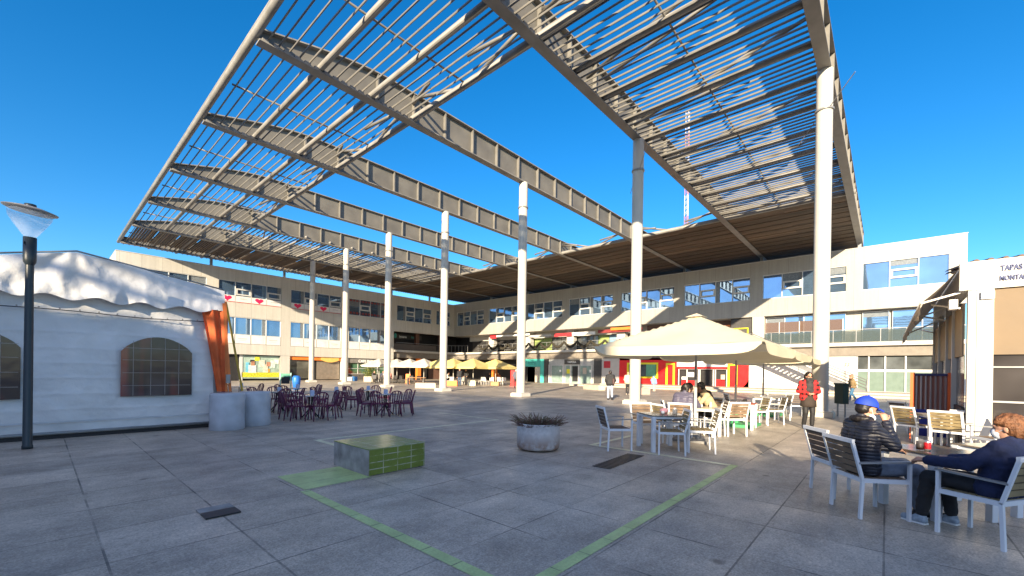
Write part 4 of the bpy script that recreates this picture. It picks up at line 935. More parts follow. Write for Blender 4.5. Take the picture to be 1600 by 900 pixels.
bistro_set('second farthest bistro', 7.3, 18.7, ['left', 'near', 'right', 'far right'])
bistro_set('farthest bistro', 5.9, 21.2, ['right', 'left', 'near'])

# ------------------------------------------------------------------ tapas kiosk
k_ = thing('tapas_kiosk', 'white tapas bar kiosk with brown awning and tiled roof at the right edge', 'kiosk', (0, 0, 0))
KX, KY = 14.0, -1.25
M_fas = mat('cream_fascia', (.72, .69, .62), .5, var=.05)
f_ = MB().bx((KX-.05, -9, 3.57), (KX+.15, KY+.03, 4.2)).build('fascia_sign', M_fas, k_)
text('TAPAS', 'R', 0, 0, 0, .175, M_ink, f_, p0=(KX-.065, -1.83, 3.93), align='LEFT', wid=.62, bold=.004); text('MONTADITOS', 'R', 0, 0, 0, .15, M_ink, f_, p0=(KX-.065, -1.82, 3.72), align='LEFT', wid=.62, bold=.004)
MB().bx((KX+.15, KY-.2, 3.57), (21.8, KY+.0, 4.18)).build('side_fascia', M_fas, k_)
def tilef(u, v):
    y = -9+7.6*u; return (KX+.02+6*v, y, 4.22+.045*math.sin(y*2*math.pi/.22)+.9*v)
vs, fs = grid(tilef, 280, 4); mb = MB().add(vs, fs, True); vs = [(x, y, z-.09) for x, y, z in vs]; mb.add(vs, [f[::-1] for f in fs], True); vs2 = []
for i in range(281): x, y, z = tilef(i/280, 0); vs2 += [(x, y, z), (x, y, z-.09)]
mb.add(vs2, [(2*i, 2*i+1, 2*i+3, 2*i+2) for i in range(280)]); mb.build('roof', mat('brown_roof_tiles', (.13, .09, .065), .8, var=.3, scale=5), k_)
MB().bx((KX-.02, -1.49, 0), (KX+.2, -1.36, 3.565)).bx((KX-.035, -1.75, 0), (KX+.2, -1.495, 3.565)).build('post', M_white, k_); MB().bx((KX-.03, -3.6, 0), (KX+.1, -3.5, 3.56)).build('post', M_white, k_)
MB().add([(KX+.05, -1.76, 2.14), (KX+.05, -3.5, 2.14), (KX+.03, -3.5, 3.56), (KX+.03, -1.76, 3.56)], [(0, 1, 2, 3)]).bx((KX+.03, -3.5, 2.11), (KX+.07, -1.76, 2.15)).build('roller_blind', canvas('beige_blind', (.25, .18, .11), .25), k_)
MB().bx((KX+.1, -3.5, 0), (KX+.13, -1.76, 3.55)).build('front_glass', glass('kiosk_glass', (.03, .026, .024), ior=1.7), k_)
MB().bx((KX+.06, -3.5, 1.05), (KX+.1, -1.76, 1.09)).bx((KX+.06, -3.5, 1.82), (KX+.1, -1.76, 1.85)).build('glazing_bar', M_grey, k_)
MB().bx((KX+1.2, -9, 0), (21.7, KY-.9, 3.5)).build('interior', mat('kiosk_interior', (.07, .045, .03), .7, var=.5, scale=1.5), k_)
for x in (15.75, 17.3, 19.6, 21.7): MB().bx((x-.06, KY-.12, 0), (x+.06, KY+.0, 3.57)).build('post', M_white, k_)
for x0, x1 in ((14.25, 15.69), (15.81, 17.24), (17.36, 19.54), (19.66, 21.64)):
    MB().bx((x0, KY-.08, 2.1), (x1, KY-.05, 3.3)).build('roller_blind', mat('tan_blind', (.36, .25, .14), .7), k_); MB().bx((x0, KY-.10, .9), (x1, KY-.09, 2.1)).build('side_glass', M_pvc, k_); MB().bx((x0, KY-.11, 0), (x1, KY-.05, .9)).build('side_panel', M_charcoal, k_)
M_awn = canvas('brown_awning_canvas', (.36, .28, .20), .4, .8)
def awf(u, v):
    x = KX-.05+8.0*u; a = Vector((x, KY+.02, 4.12)); b = Vector((x, -.60+.13*u, 3.36-.26*u)); p = a.lerp(b, v); return (p.x, p.y, p.z-.05*math.sin(math.pi*v)-.015*math.sin(u*25)*v)
vs, fs = grid(awf, 40, 8); MB().add(vs, fs, True).build('awning', M_awn, k_)
def flf(u, v):
    x, y, z = awf(u, 1); return (x, y+.02+.03*math.sin(u*40)*v, z-.28*v-.02*math.sin(u*60)*v)
vs, fs = grid(flf, 80, 4); MB().add(vs, fs, True).build('awning_flap', M_awn, k_)
mb = MB().tube([awf(0, 1), awf(1, 1)], .035, 8)
for x in (14.1, 17, 21.5): u = (x-KX+.05)/8; mb.bar((x, KY, 3.55), awf(u, .98), .05, .04).bar((x+.1, KY, 3.2), (x+1.2, KY+.4, 3.45), .04, .04)
mb.build('awning_arm', M_fas, k_); MB().box((KX+.35, KY+.1, 3.3), (.3, .14, .22)).build('floodlight', M_sw, k_); MB().box((KX-.05, -1.65, 3.42), (.1, .2, .16)).build('junction_box', M_sw, k_)
KS = 13/14                                             # the kiosk stands a little nearer: its measures at X = 14 are brought to X = 13
for o in [k_]+list(k_.children_recursive):
    if o.type == 'MESH' and o.location.length < 1e-6:
        for v in o.data.vertices: v.co = (v.co.x*KS, v.co.y*KS, 1.6+(v.co.z-1.6)*KS if v.co.z > .05 else v.co.z)
    elif o.type == 'MESH': o.location = (o.location.x*KS, o.location.y*KS, 1.6+(o.location.z-1.6)*KS); o.scale = [q*KS for q in o.scale]
# striped windbreak screen
M_orp = mat('orange_red_post', (.70, .12, .02), .5)
s_ = thing('windbreak_screen', 'windbreak screen with orange posts, striped upper cloth and blue lower cloth beside the kiosk', 'screen', (14.7, -.82, 0))
for y in (-.33, .33): MB().bx((-.04, y-.04, 0), (.04, y+.04, 1.7)).bx((-.2, y-.03, 0), (.2, y+.03, .04)).build('post', M_orp, s_)
def strf():
    m = bpy.data.materials.new('striped_cloth'); h = NB(m); tc = h.node('ShaderNodeTexCoord'); sp = h.node('ShaderNodeSeparateXYZ'); h.L.new(tc.outputs['Object'], sp.inputs[0]); h.L.new(h.mix(h.line(sp.outputs[1], .085, 0, .035), (.20, .08, .06), (.50, .45, .42)), h.b.inputs['Base Color']); h.b.inputs['Roughness'].default_value = .8; return m
vs, fs = grid(lambda u, v: (.02*math.sin(u*45), -.29+.58*u, .66+.98*v), 60, 3); MB().add(vs, fs, True).build('striped_cloth', strf(), s_)
MB().bx((-.03, -.29, .12), (.03, .29, .78)).build('blue_cloth', mat('blue_cloth', (.02, .04, .30), .7), s_); MB().bx((-.035, -.30, 1.62), (.035, .30, 1.68)).build('top_rail', mat('navy_rail', (.03, .03, .10), .5), s_)
t = thing('litter_bin', 'dark green litter bin on two legs against the big column at the right', 'litter bin', (20.75, 1.30, 0), R(45)); MB().bx((-.2, -.12, .5), (.2, .12, 1.25)).bx((-.22, -.14, 1.25), (.22, .14, 1.3)).build('bin', mat('bin_green', (.015, .04, .03), .5), t)
for y in (-.17, .17): MB().bx((y-.02, -.02, 0), (y+.02, .02, .5)).build('leg', M_grey, t)

# ------------------------------------------------------------------ far terrace furniture
def gp(px, py): v = at(px, py, 'z', 0); return (v.x, v.y, 0)
def blockthing(name, label, cat, px, py, d, m, rz=R(0), group=None, extra=None):
    t = thing(name, label, cat, gp(px, py), rz, group); MB().bx((-d[0]/2, -d[1]/2, 0), (d[0]/2, d[1]/2, d[2])).build('body', m, t, bevel=.02)
    MB().bx((-d[0]/2+.05, -d[1]/2+.05, d[2]+.002), (d[0]/2-.05, d[1]/2-.05, d[2]+.03)).build('top', extra or m, t); return t
blockthing('stone_bench', 'long pale stone bench on the plaza, left of the fourth column', 'bench', 665, 606.5, (1.7, .6, .42), M_beige, R(-40))
blockthing('planter_box', 'bright orange planter box behind the fourth column', 'planter', 706, 603, (1.1, .5, .5), M_orange, R(-48), extra=M_beige)
blockthing('planter_box', 'cream planter box at the foot of a yellow parasol', 'planter', 737, 602.5, (.8, .5, .5), mat('cream_box', (.7, .64, .45), .6), R(-48))
blockthing('wooden_crate', 'low wooden crate in front of the rightmost yellow parasol', 'crate', 774, 602.5, (1.0, .4, .35), mat('crate_wood', (.45, .27, .12), .7), R(-48))
blockthing('stone_bench', 'low beige stone bench in front of the dark pilaster by the bank', 'bench', 928, 609, (2.6, .7, .42), M_beige, R(62))
blockthing('stone_bench', 'pinkish stone block right of the second column in front of the red shop', 'bench', 1000, 616, (1.3, .8, .45), mat('pink_stone', (.45, .33, .27), .75), R(62))
t = thing('red_booth', 'tall narrow bright red board beside the yellow parasols', 'sign board', gp(802, 603), R(-48)); MB().bx((-.3, -.08, 0), (.3, .08, 1.65)).build('board', M_red, t, bevel=.02); MB().bx((-.36, -.2, 0), (.36, .2, .06)).build('foot', M_red, t)
t = thing('easel_board', 'orange folding A-board under the white parasols', 'sign board', gp(637.5, 599), R(-45)); MB().bar((0, -.3, 0), (0, .0, 1.05), .5, .04, (0, 1, 0)).build('panel', M_orange, t); MB().bar((0, .3, 0), (0, .02, 1.05), .5, .04, (0, 1, 0)).build('panel', M_orange, t)
t = thing('planter_box', 'pale square planter box with a bush, left end of the white parasols', 'planter', gp(577, 596.5), R(-48)); MB().bx((-.55, -.4, 0), (.55, .4, .65)).build('box', M_beige, t, bevel=.02)
random.seed(9); mb = MB()
for i in range(900):
    v = Vector((random.gauss(0, .38), random.gauss(0, .38), random.uniform(0, 1.5))); v.x *= 1.1-v.z*.35; v.y *= 1.1-v.z*.35; v.z += .7; a, b = Vector((random.gauss(0, 1), random.gauss(0, 1), random.gauss(0, 1))).normalized()*.11, Vector((random.gauss(0, 1), random.gauss(0, 1), random.gauss(0, 1))).normalized()*.05
    mb.mi = random.choice((0, 0, 1)); mb.add([v-a, v+b, v+a, v-b], [(0, 1, 2, 3)])
mb.mi = 2; mb.tube([(0, 0, .6), (.03, 0, 1.2), (.08, .05, 1.8)], .03, 6)
g = gp(577, 596.5); tag(mb.build('potted_bush', [mat('leaf_green', (.11, .13, .02), .7), mat('leaf_dark', (.05, .08, .02), .7), M_concrete], None, g), 'yellowish green bush growing in the pale planter box', 'bush')
t = thing('menu_stand', 'green framed menu stand behind the leftmost purple chairs', 'menu stand', gp(446, 613), R(-40))
for x in (-.32, .32): MB().bx((x-.03, -.03, 0), (x+.03, .03, 1.25)).build('post', mat('pale_green_post', (.25, .45, .38), .5), t)
MB().bx((-.29, -.02, .75), (.29, .02, 1.2)).build('board', mat('board_green', (.03, .22, .14), .5), t); MB().bx((-.25, -.03, .55), (.25, -.021, .98)).build('menu', M_dark, t)
t = thing('blue_bin', 'small round blue tub right of the green menu stand', 'tub', gp(463, 609)); MB().lathe((0, 0, 0), [(0, 0), (.2, 0), (.27, .6), (.28, .85), (.2, 1.0), (0, 1.02)], 16).build('tub', mat('tub_blue', (.02, .15, .55), .45), t); MB().lathe((0, 0, .6), [(.275, 0), (.295, .02), (.275, .04)], 16).build('rim', mat('tub_blue_rim', (.05, .22, .6), .4), t)
t = thing('cooler_box', 'blue and white boxes on the floor by the cafe window', 'boxes', gp(553, 595)); MB().bx((-.9, -.2, 0), (-.35, .2, .5)).build('box', M_sw, t); MB().bx((-.2, -.25, 0), (.35, .2, .55)).build('box', mat('box_blue', (.05, .2, .5), .5), t)
wchairs = [(752, 601.5, 'left'), (760, 602, 'r'), (768, 601.5, 'l'), (781, 602, 'r'), (788, 602, 'l'), (722, 601, 'r'), (698, 601, 'l'), (704, 601.5, 'r')]
M_wpl = mat('white_plastic', (.72, .70, .66), .45)
tc_ = thing('terrace_chair', 'white plastic terrace chair under the yellow parasols', 'chair', (0, 0, 0), 0, 'white chairs of the far terrace')
MB().bx((-.22, -.23, .42), (.22, .23, .46)).build('seat', M_wpl, tc_); MB().bar((-.2, 0, .46), (-.3, 0, .86), .46, .03, (1, 0, 0)).build('backrest', M_wpl, tc_)
for sx in (-.19, .19):
    for sy in (-.2, .2): MB().tube([(sx, sy, 0), (sx, sy, .43)], .022, 6).build('leg', M_wpl, tc_)
random.seed(8)
for i, (px, py, d) in enumerate(wchairs): o = tc_ if i == 0 else copy_tree(tc_); o.location = gp(px, py); o.rotation_euler = (0, 0, random.uniform(0, 6.28))
dc_ = thing('terrace_chair', 'dark terrace chair under the white parasols', 'chair', gp(588, 598), .5, 'dark chairs of the far terrace')
MB().bx((-.22, -.23, .42), (.22, .23, .46)).build('seat', M_charcoal, dc_); MB().bar((-.2, 0, .46), (-.3, 0, .88), .46, .03, (1, 0, 0)).build('backrest', M_charcoal, dc_)
for sx in (-.19, .19):
    for sy in (-.2, .2): MB().tube([(sx, sy, 0), (sx, sy, .43)], .022, 6).build('leg', M_charcoal, dc_)
for px, py in ((584, 598.5), (594, 599), (612, 599), (616, 598.5), (626, 599), (632, 599.5), (644, 599.5), (652, 600)): copy_tree(dc_, None, gp(px, py), random.uniform(0, 6.28))
t = thing('picnic_bench', 'wooden picnic bench under the rightmost white parasols', 'bench', gp(650, 601), R(-45)); mb = MB()
MB().bx((-1.0, -.3, .7), (1.0, .3, .75)).build('tabletop', mat('picnic_wood', (.35, .18, .08), .7), t)
for x in (-.8, .8): MB().bx((x-.05, -.25, 0), (x+.05, .25, .698)).build('leg', M_charcoal, t)

# ------------------------------------------------------------------ people
M_skin = mat('skin', (.50, .27, .18), .5, var=.08, scale=12); M_skin2 = mat('skin_dark', (.33, .17, .11), .5, var=.08, scale=12)
M_mask = mat('face_mask', (.62, .66, .72), .7, var=.05, scale=20, bump=.2, bscale=60)
def cap_seg(mb, p, q, r0, r1, n=12):
    p, q = Vector(p), Vector(q); mb.tube([p, q], 1, n, True, [r0, r1]); mb.ball(p, r0, n); mb.ball(q, r1, n)
def fuse(mb, name, mats, parent, voxel, smooth=3, tags=None, wr=0, wscale=14):
    """grow one continuous skin over overlapping limb shapes"""
    me = mb.mesh('tmp', [M_skin]); o = bpy.data.objects.new('tmp', me)
    r = o.modifiers.new('r', 'REMESH'); r.mode = 'VOXEL'; r.voxel_size = voxel; r.use_smooth_shade = True
    if smooth: s_ = o.modifiers.new('s', 'SMOOTH'); s_.factor = .5; s_.iterations = smooth
    m2 = evaluated_mesh(o)
    m2.name = name; m2.materials.clear()
    for m in (mats if isinstance(mats, (list, tuple)) else [mats]): m2.materials.append(m)
    if wr:
        for v in m2.vertices: n_ = mnoise.noise(v.co*wscale)+.5*mnoise.noise(v.co*wscale*2.3); v.co += v.normal*n_*wr
    if tags:
        for p in m2.polygons:
            c = p.center; best = 9; bi = 0
            for a, b, ra, i in tags:
                ab = b-a; t = max(0, min(1, (c-a).dot(ab)/max(ab.dot(ab), 1e-9))); d = (c-a-ab*t).length-ra
                if d < best: best, bi = d, i
            p.material_index = bi
    for p in m2.polygons: p.use_smooth = True
    o = bpy.data.objects.new(name, m2); col.objects.link(o)
    if parent: o.parent = parent
    return o
def V(*a): return Vector(a)
def hand(mb, wrist, d, side, curl=.5, r=1.0):
    """palm, four fingers and a thumb leaving the side of the palm"""
    d = Vector(d).normalized(); up = Vector((0, 0, 1)); a = d.cross(up)
    a = a.normalized() if a.length > .1 else Vector((0, 1, 0)); n = a.cross(d).normalized()
    pc = Vector(wrist)+d*.045*r
    cap_seg(mb, wrist, pc+d*.03*r, .024*r, .03*r, 10)
    for k in (-1, 1): cap_seg(mb, Vector(wrist)+a*.012*k*r, pc+d*.035*r+a*.024*k*r, .018*r, .017*r, 8)
    for i, (o_, L) in enumerate(((-.033, .060), (-.011, .074), (.011, .070), (.032, .055))):
        b = pc+d*.04*r+a*o_*r; m_ = b+(d*math.cos(curl*.8)-n*math.sin(curl*.8))*L*.55*r; e = m_+(d*math.cos(curl*2)-n*math.sin(curl*2))*L*.45*r
        cap_seg(mb, b, m_, .0095*r, .0085*r, 7); cap_seg(mb, m_, e, .0085*r, .007*r, 7)
    b = pc-d*.01*r+a*.03*r*side; m_ = b+(d*.6+a*.8*side-n*.2).normalized()*.04*r; e = m_+(d*.9+a*.2*side-n*.3).normalized()*.032*r
    cap_seg(mb, b, m_, .013*r, .010*r, 7); cap_seg(mb, m_, e, .010*r, .008*r, 7)
def person(label, x, y, face, J, look, voxel=.012, top=None, trous=None, shoe=None, hairm=None, hair='short', skin=None, topn='jacket', bulk=1.0, sleeve_bulk=1.0, group=None, coat=None, mats_extra=None, curls=(.5, .5), z=0, wr=.004, coatlen=0):
    """J: joints in local metres, facing +X, left = +Y. The body is one skin; hair, shoes and clothes are its children"""
    t = thing('person', label, 'person', (x, y, z), math.atan2(face[1], face[0]), group); skin = skin or M_skin
    H = J['head']; lk = Vector(look).normalized(); sd = Vector((0, 0, 1)).cross(lk).normalized(); upv = lk.cross(sd); HM = Matrix((lk, sd, upv)).transposed()
    hp = lambda f, s_, u: H+lk*f+sd*s_+upv*u
    b = MB()
    b.ball(H+upv*.025, (.098, .076, .105), 18, HM); b.ball(hp(.012, 0, -.05), (.078, .062, .085), 16, HM); b.ball(hp(.045, 0, -.085), (.038, .036, .03), 10, HM)
    cap_seg(b, hp(.088, 0, .015), hp(.112, 0, -.022), .010, .014, 8); b.ball(hp(.088, 0, -.062), (.014, .026, .010), 8, HM); b.ball(hp(.085, 0, -.05), (.014, .022, .006), 8, HM)
    for s_ in (-1, 1):
        b.ball(hp(-.005, s_*.078, -.005), (.024, .010, .034), 8, HM); b.ball(hp(.078, s_*.032, .034), (.018, .026, .008), 8, HM); b.ball(hp(.062, s_*.04, -.02), (.025, .02, .02), 8, HM)
    cap_seg(b, J['neck'], hp(-.015, 0, -.06), .058, .05)
    tags = [(H, hp(.03, 0, -.05), .09, 0), (J['neck'], hp(-.01, 0, -.07), .05, 0)]
    P_, C_ = J['pelvis'], J['chest']
    W = (P_+C_)/2 if 'waist' not in J else J['waist']
    def torso(mb, k, e=0):
        side = (J['shL']-J['shR']).normalized()
        for q, w_, r_ in ((C_, .105, .105), (W, .075, .105), (P_, .085, .105)):
            for s_ in (-1, 0, 1): mb.ball(q+side*w_*s_*k, r_*k+e, 12)
        for a, c, wa, wc in ((C_, W, .1, .075), (W, P_, .075, .085)):
            for s_ in (-1, -.33, .33, 1): cap_seg(mb, a+side*wa*s_*k, c+side*wc*s_*k, .10*k+e, .10*k+e)
        for S in ('shL', 'shR'): cap_seg(mb, C_+V(0, 0, .05), J[S], .085*k+e, .062*k+e); cap_seg(mb, J['neck']-V(0, 0, .02), J[S], .055*k+e, .055*k+e)
    torso(b, .95)
    tags += [(C_, P_, .12, 2)]
    for s_ in 'LR':
        S, E, Wr, Hp, K, A, T = (J[k+s_] for k in ('sh', 'el', 'wr', 'hip', 'kn', 'an', 'toe'))
        cap_seg(b, S, E, .05, .038); cap_seg(b, E, Wr, .038, .026); tags += [(S, E, .04, 2), (E, E.lerp(Wr, .85), .03, 2)]
        d = J.get('hd'+s_, (Wr-E).normalized()); hand(b, Wr, d, 1 if s_ == 'R' else -1, curls[0 if s_ == 'L' else 1]); tags.append((Wr+d*.01, Wr+d*.16, .03, 0))
        cap_seg(b, Hp, K, .088, .060); cap_seg(b, K, A.lerp(K, .55), .058, .058); cap_seg(b, A.lerp(K, .55), A, .056, .04); tags += [(Hp, K, .08, 1), (K, A, .05, 1)]
        cap_seg(b, A, T, .04, .03)
    body = fuse(b, 'body', [skin, trous, top], t, voxel, 3, tags, wr=0)
    for s_ in (-1, 1):
        e = MB().ball(hp(.080, s_*.032, .018), (.014, .017, .009), 8, HM); e.build('eye', M_black, t)
    # shoes
    for s_ in 'LR':
        A, T = J['an'+s_], J['toe'+s_]; m_ = MB(); cap_seg(m_, A+V(0, 0, -.01), A+(T-A)*.3+V(0, 0, -.02), .05, .05); cap_seg(m_, A+(T-A)*.2+V(0, 0, -.03), T, .048, .038); cap_seg(m_, A-(T-A)*.15+V(0, 0, -.045), T+V(0, 0, -.012), .04, .036)
        fuse(m_, 'shoe', shoe, t, max(.009, voxel), 2)
    # trousers over the legs
    m_ = MB()
    for s_ in 'LR':
        Hp, K, A = J['hip'+s_], J['kn'+s_], J['an'+s_]; cap_seg(m_, Hp, K, .098, .073); cap_seg(m_, K, A.lerp(K, .12), .07, .058)
    cap_seg(m_, J['hipL'], J['hipR'], .105, .105); fuse(m_, 'trousers', trous, t, max(.012, voxel), 2, wr=wr, wscale=16)
    # jacket
    m_ = MB(); torso(m_, 1.0*bulk, .022)
    for s_ in 'LR':
        S, E, Wr = J['sh'+s_], J['el'+s_], J['wr'+s_]; cap_seg(m_, S, E, .066*sleeve_bulk, .056*sleeve_bulk); cap_seg(m_, E, E.lerp(Wr, .93), .056*sleeve_bulk, .042*sleeve_bulk)
        if coatlen: cap_seg(m_, J['hip'+s_], J['hip'+s_].lerp(J['kn'+s_], coatlen), .125*bulk, .12*bulk)
    cap_seg(m_, J['neck']-V(0, 0, .02), J['neck']+V(-.01, 0, .035), .075, .07)
    fuse(m_, topn, coat or top, t, max(.011, voxel), 2, wr=wr, wscale=13)
    # hair
    if hair:
        m_ = MB()
        if hair == 'short': m_.ball(hp(-.022, 0, .05), (.096, .082, .092), 16, HM); m_.ball(hp(-.04, 0, 0), (.075, .08, .07), 14, HM)
        elif hair == 'bob':
            m_.ball(hp(-.02, 0, .06), (.112, .098, .095), 16, HM); m_.ball(hp(-.05, 0, .0), (.085, .098, .085), 14, HM); m_.ball(hp(-.06, 0, -.04), (.06, .085, .06), 12, HM)
            for s_ in (-1, 1): m_.ball(hp(.035, s_*.062, .075), (.05, .035, .04), 10, HM)
        elif hair == 'long':
            m_.ball(hp(-.02, 0, .045), (.108, .092, .10), 16, HM)
            for s_ in (-1, 0, 1): cap_seg(m_, hp(-.05, s_*.06, .02), hp(-.085, s_*.06, -.24), .05, .035)
        fuse(m_, 'hair', hairm, t, max(.008, voxel), 1, wr=.004 if hair == 'short' else .010, wscale=32)
    t['_h'] = 0; del t['_h']
    return t, hp, HM
def stand(h=1.68, stride=0, arms='down', lean=0):
    k = h/1.70; J = dict(pelvis=V(0, 0, .96), chest=V(.0+lean, 0, 1.27), neck=V(.0+lean, 0, 1.45), head=V(.02+lean*1.2, 0, 1.59), hipL=V(0, .09, .92), hipR=V(0, -.09, .92))
    for s_, q in (('L', 1), ('R', -1)):
        f = stride*q
        J['sh'+s_] = V(lean, q*.175, 1.40)
        J['kn'+s_] = V(.04+f*.55+(.06 if f < 0 else 0), q*.095, .50); J['an'+s_] = V(f*1.0-(.02), q*.10, .085+(.07 if f < -.05 else 0)); J['toe'+s_] = J['an'+s_]+V(.15, 0, -.045 if f >= -.05 else -.11)
        if arms == 'down': J['el'+s_] = V(-.03-f*.3, q*.235, 1.13); J['wr'+s_] = V(.05-f*.5, q*.24, .89)
        elif arms == 'clasp': J['el'+s_] = V(.01, q*.27, 1.14); J['wr'+s_] = V(.20, q*.075, 1.08); J['hd'+s_] = V(.3, -q*.9, -.1).normalized()
        elif arms == 'pocket': J['el'+s_] = V(-.06, q*.27, 1.14); J['wr'+s_] = V(.10, q*.19, .98)
    return {a: v*k for a, v in J.items()} if True else J
def sit(lean=.0, knee=.44, seat=.47, arms=((.25, .05, -.02), (.25, .05, -.02)), foot=((.42, 0), (.42, 0)), ts=1.0):
    J = dict(pelvis=V(-.05, 0, seat+.09), chest=V(-.06+lean, 0, seat+.43*ts), neck=V(-.04+lean*1.35, 0, seat+.61*ts), head=V(.0+lean*1.7, 0, seat+.61*ts+.135), hipL=V(-.02, .095, seat+.08), hipR=V(-.02, -.095, seat+.08))
    for i, (s_, q) in enumerate((('L', 1), ('R', -1))):
        J['sh'+s_] = V(-.05+lean*1.2, q*.18, seat+.55*ts); J['kn'+s_] = V(knee, q*.13, seat+.08); J['an'+s_] = V(foot[i][0], q*.13+foot[i][1], .085); J['toe'+s_] = J['an'+s_]+V(.15, 0, -.045)
        a = arms[i]; J['el'+s_] = V(a[0]-.18+lean, q*.27, seat+.30); J['wr'+s_] = V(a[0]+.10, q*(.16+a[1]), seat+.33+a[2])
    return J
# the man in the cap
def quilt(name, c):
    m = bpy.data.materials.new(name); h = NB(m); tc = h.node('ShaderNodeTexCoord'); P = tc.outputs['Object']; sp = h.node('ShaderNodeSeparateXYZ'); h.L.new(P, sp.inputs[0])
    wv = h.math('ABSOLUTE', h.math('SINE', h.math('MULTIPLY', h.math('ADD', sp.outputs[2], h.math('MULTIPLY', h.noise(P, 5, 2), .05)), 78)))
    bp = h.node('ShaderNodeBump'); bp.inputs['Strength'].default_value = .55; bp.inputs['Distance'].default_value = .015; h.L.new(wv, bp.inputs['Height']); h.L.new(bp.outputs[0], h.b.inputs['Normal'])
    h.L.new(h.mix(h.rng(wv, .0, .3, 0, 1), tuple(x*.6 for x in c), c), h.b.inputs['Base Color']); h.b.inputs['Roughness'].default_value = .48; return m
M_jeans = mat('grey_jeans', (.16, .19, .24), .85, var=.25, scale=14); M_dkj = mat('dark_trousers', (.02, .02, .022), .8, var=.2); M_blackc = mat('black_cloth', (.014, .014, .016), .7, var=.25, scale=8)
M_sho = mat('black_shoe', (.012, .012, .014), .5, var=.1); M_hairb = mat('black_hair', (.012, .009, .008), .5, var=.3, scale=40); M_hairau = mat('auburn_hair', (.16, .066, .026), .55, var=.45, scale=30, bump=.6, bscale=90); M_navy = mat('navy_coat', (.012, .02, .065), .85, var=.2, scale=10, bump=.3, bscale=50)
J = sit(lean=-.01, seat=.46, arms=((.28, .02, -.06), (.22, -.06, .22)), foot=((.68, -.02), (.46, .02)))
J['elR'] = V(.12, -.25, .82); J['wrR'] = V(.15, -.06, 1.07); J['hdR'] = V(-.02, .35, 1).normalized(); J['knL'] = V(.47, .12, .56); J['anL'] = V(.72, .10, .13); J['toeL'] = V(.87, .10, .14)
mx_, my_ = 6.46, .16; fd = Vector((fm[0], fm[1], 0)).normalized()
t, hp, HM = person('seated man in a blue cap and black quilted jacket, hand raised to his face', mx_-.0, my_, fm, J, V(.98, .12, -.22), .0075, quilt('black_quilted', (.018, .02, .032)), M_jeans, M_sho, M_hairb, 'short', topn='jacket', bulk=1.08, sleeve_bulk=1.15, curls=(.5, 1.0), wr=.007)
M_cap = mat('blue_cap', (.012, .05, .46), .7, var=.1, scale=10, bump=.2, bscale=90)
mb = MB(); vs = []; nn = 24
for i in range(8):
    th = (i/7)*math.pi/2*1.02
    for k in range(nn): a = 2*math.pi*k/nn; vs.append(hp(-.008+.122*math.sin(th)*math.cos(a), .103*math.sin(th)*math.sin(a), .045+.118*math.cos(th)))
mb.add(vs, [(i*nn+k, (i+1)*nn+k, (i+1)*nn+(k+1) % nn, i*nn+(k+1) % nn) for i in range(7) for k in range(nn)], True)
bv = lambda u, v: hp(.06+.035*(1-(2*u-1)**2)+.10*v*(1-.35*(2*u-1)**2), (2*u-1)*.085, .05-.004*v-.024*(2*u-1)**2-.012*v*v)
vs, fs = grid(bv, 14, 6); mb.add(vs, fs, True); vs2 = [Vector(v)-HM @ Vector((0, 0, .006)) for v in vs]; mb.add(vs2, [f[::-1] for f in fs], True); mb.ball(hp(-.008, 0, .165), .010, 6); mb.build('cap', M_cap, t)
mb = MB(); cap_seg(mb, hp(.06, -.03, -.085), hp(.06, .03, -.085), .042, .042); cap_seg(mb, hp(.03, -.055, -.07), hp(.03, .055, -.07), .03, .03); mb.ball(hp(.075, 0, -.075), (.03, .05, .035), 10, HM); fuse(mb, 'mask', M_mask, t, .008, 2)
MB().tube([hp(.03, -.075, -.05), hp(-.005, -.088, .0), hp(-.02, -.085, .01)], .003, 5).build('mask_loop', M_mask, t)
# collar of fur and shoe soles
mb = MB()
for i in range(12): a = 2*math.pi*i/12; mb.ball(J['neck']+V(-.01+.075*math.cos(a), .085*math.sin(a), .03), .04, 8)
fuse(mb, 'collar', M_hairb, t, .012, 2, wr=.008, wscale=40)
for s_ in 'LR':
    A, T = J['an'+s_], J['toe'+s_]; d = (T-A); d.z = 0; d.normalize(); MB().bar(A-d*.05+V(0, 0, -.07), T+d*.02+V(0, 0, -.028 if s_ == 'R' else -.05), .085, .018).build('shoe_sole', M_sw, t)
# the woman with auburn hair
J = sit(lean=-.06, seat=.45, arms=((.30, .08, -.06), (.30, -.02, -.06)), foot=((.50, 0), (.40, -.06)), ts=.86)
t, hp, HM = person('seated woman with auburn hair, white mask and navy coat', 6.24, -.79, fw_, J, V(.95, .22, -.12), .0075, M_navy, M_dkj, mat('grey_sneaker', (.30, .36, .42), .6, var=.3, scale=25), M_hairau, 'bob', topn='coat', bulk=1.15, sleeve_bulk=1.25, curls=(.7, .7), wr=.008)
mb = MB(); mb.ball(hp(.072, 0, -.04), (.05, .058, .055), 14, HM); mb.ball(hp(.05, 0, -.075), (.05, .05, .035), 12, HM); fuse(mb, 'mask', M_mask, t, .008, 2)
for s_ in (-1, 1): MB().tube([hp(.05, s_*.055, -.02), hp(.0, s_*.08, .005)], .003, 5).build('mask_loop', M_mask, t)
for s_ in 'LR':
    A, T = J['an'+s_], J['toe'+s_]; d = (T-A); d.z = 0; d.normalize(); MB().bar(A-d*.05+V(0, 0, -.074), T+d*.015+V(0, 0, -.030), .075, .016).build('shoe_sole', M_sw, t)
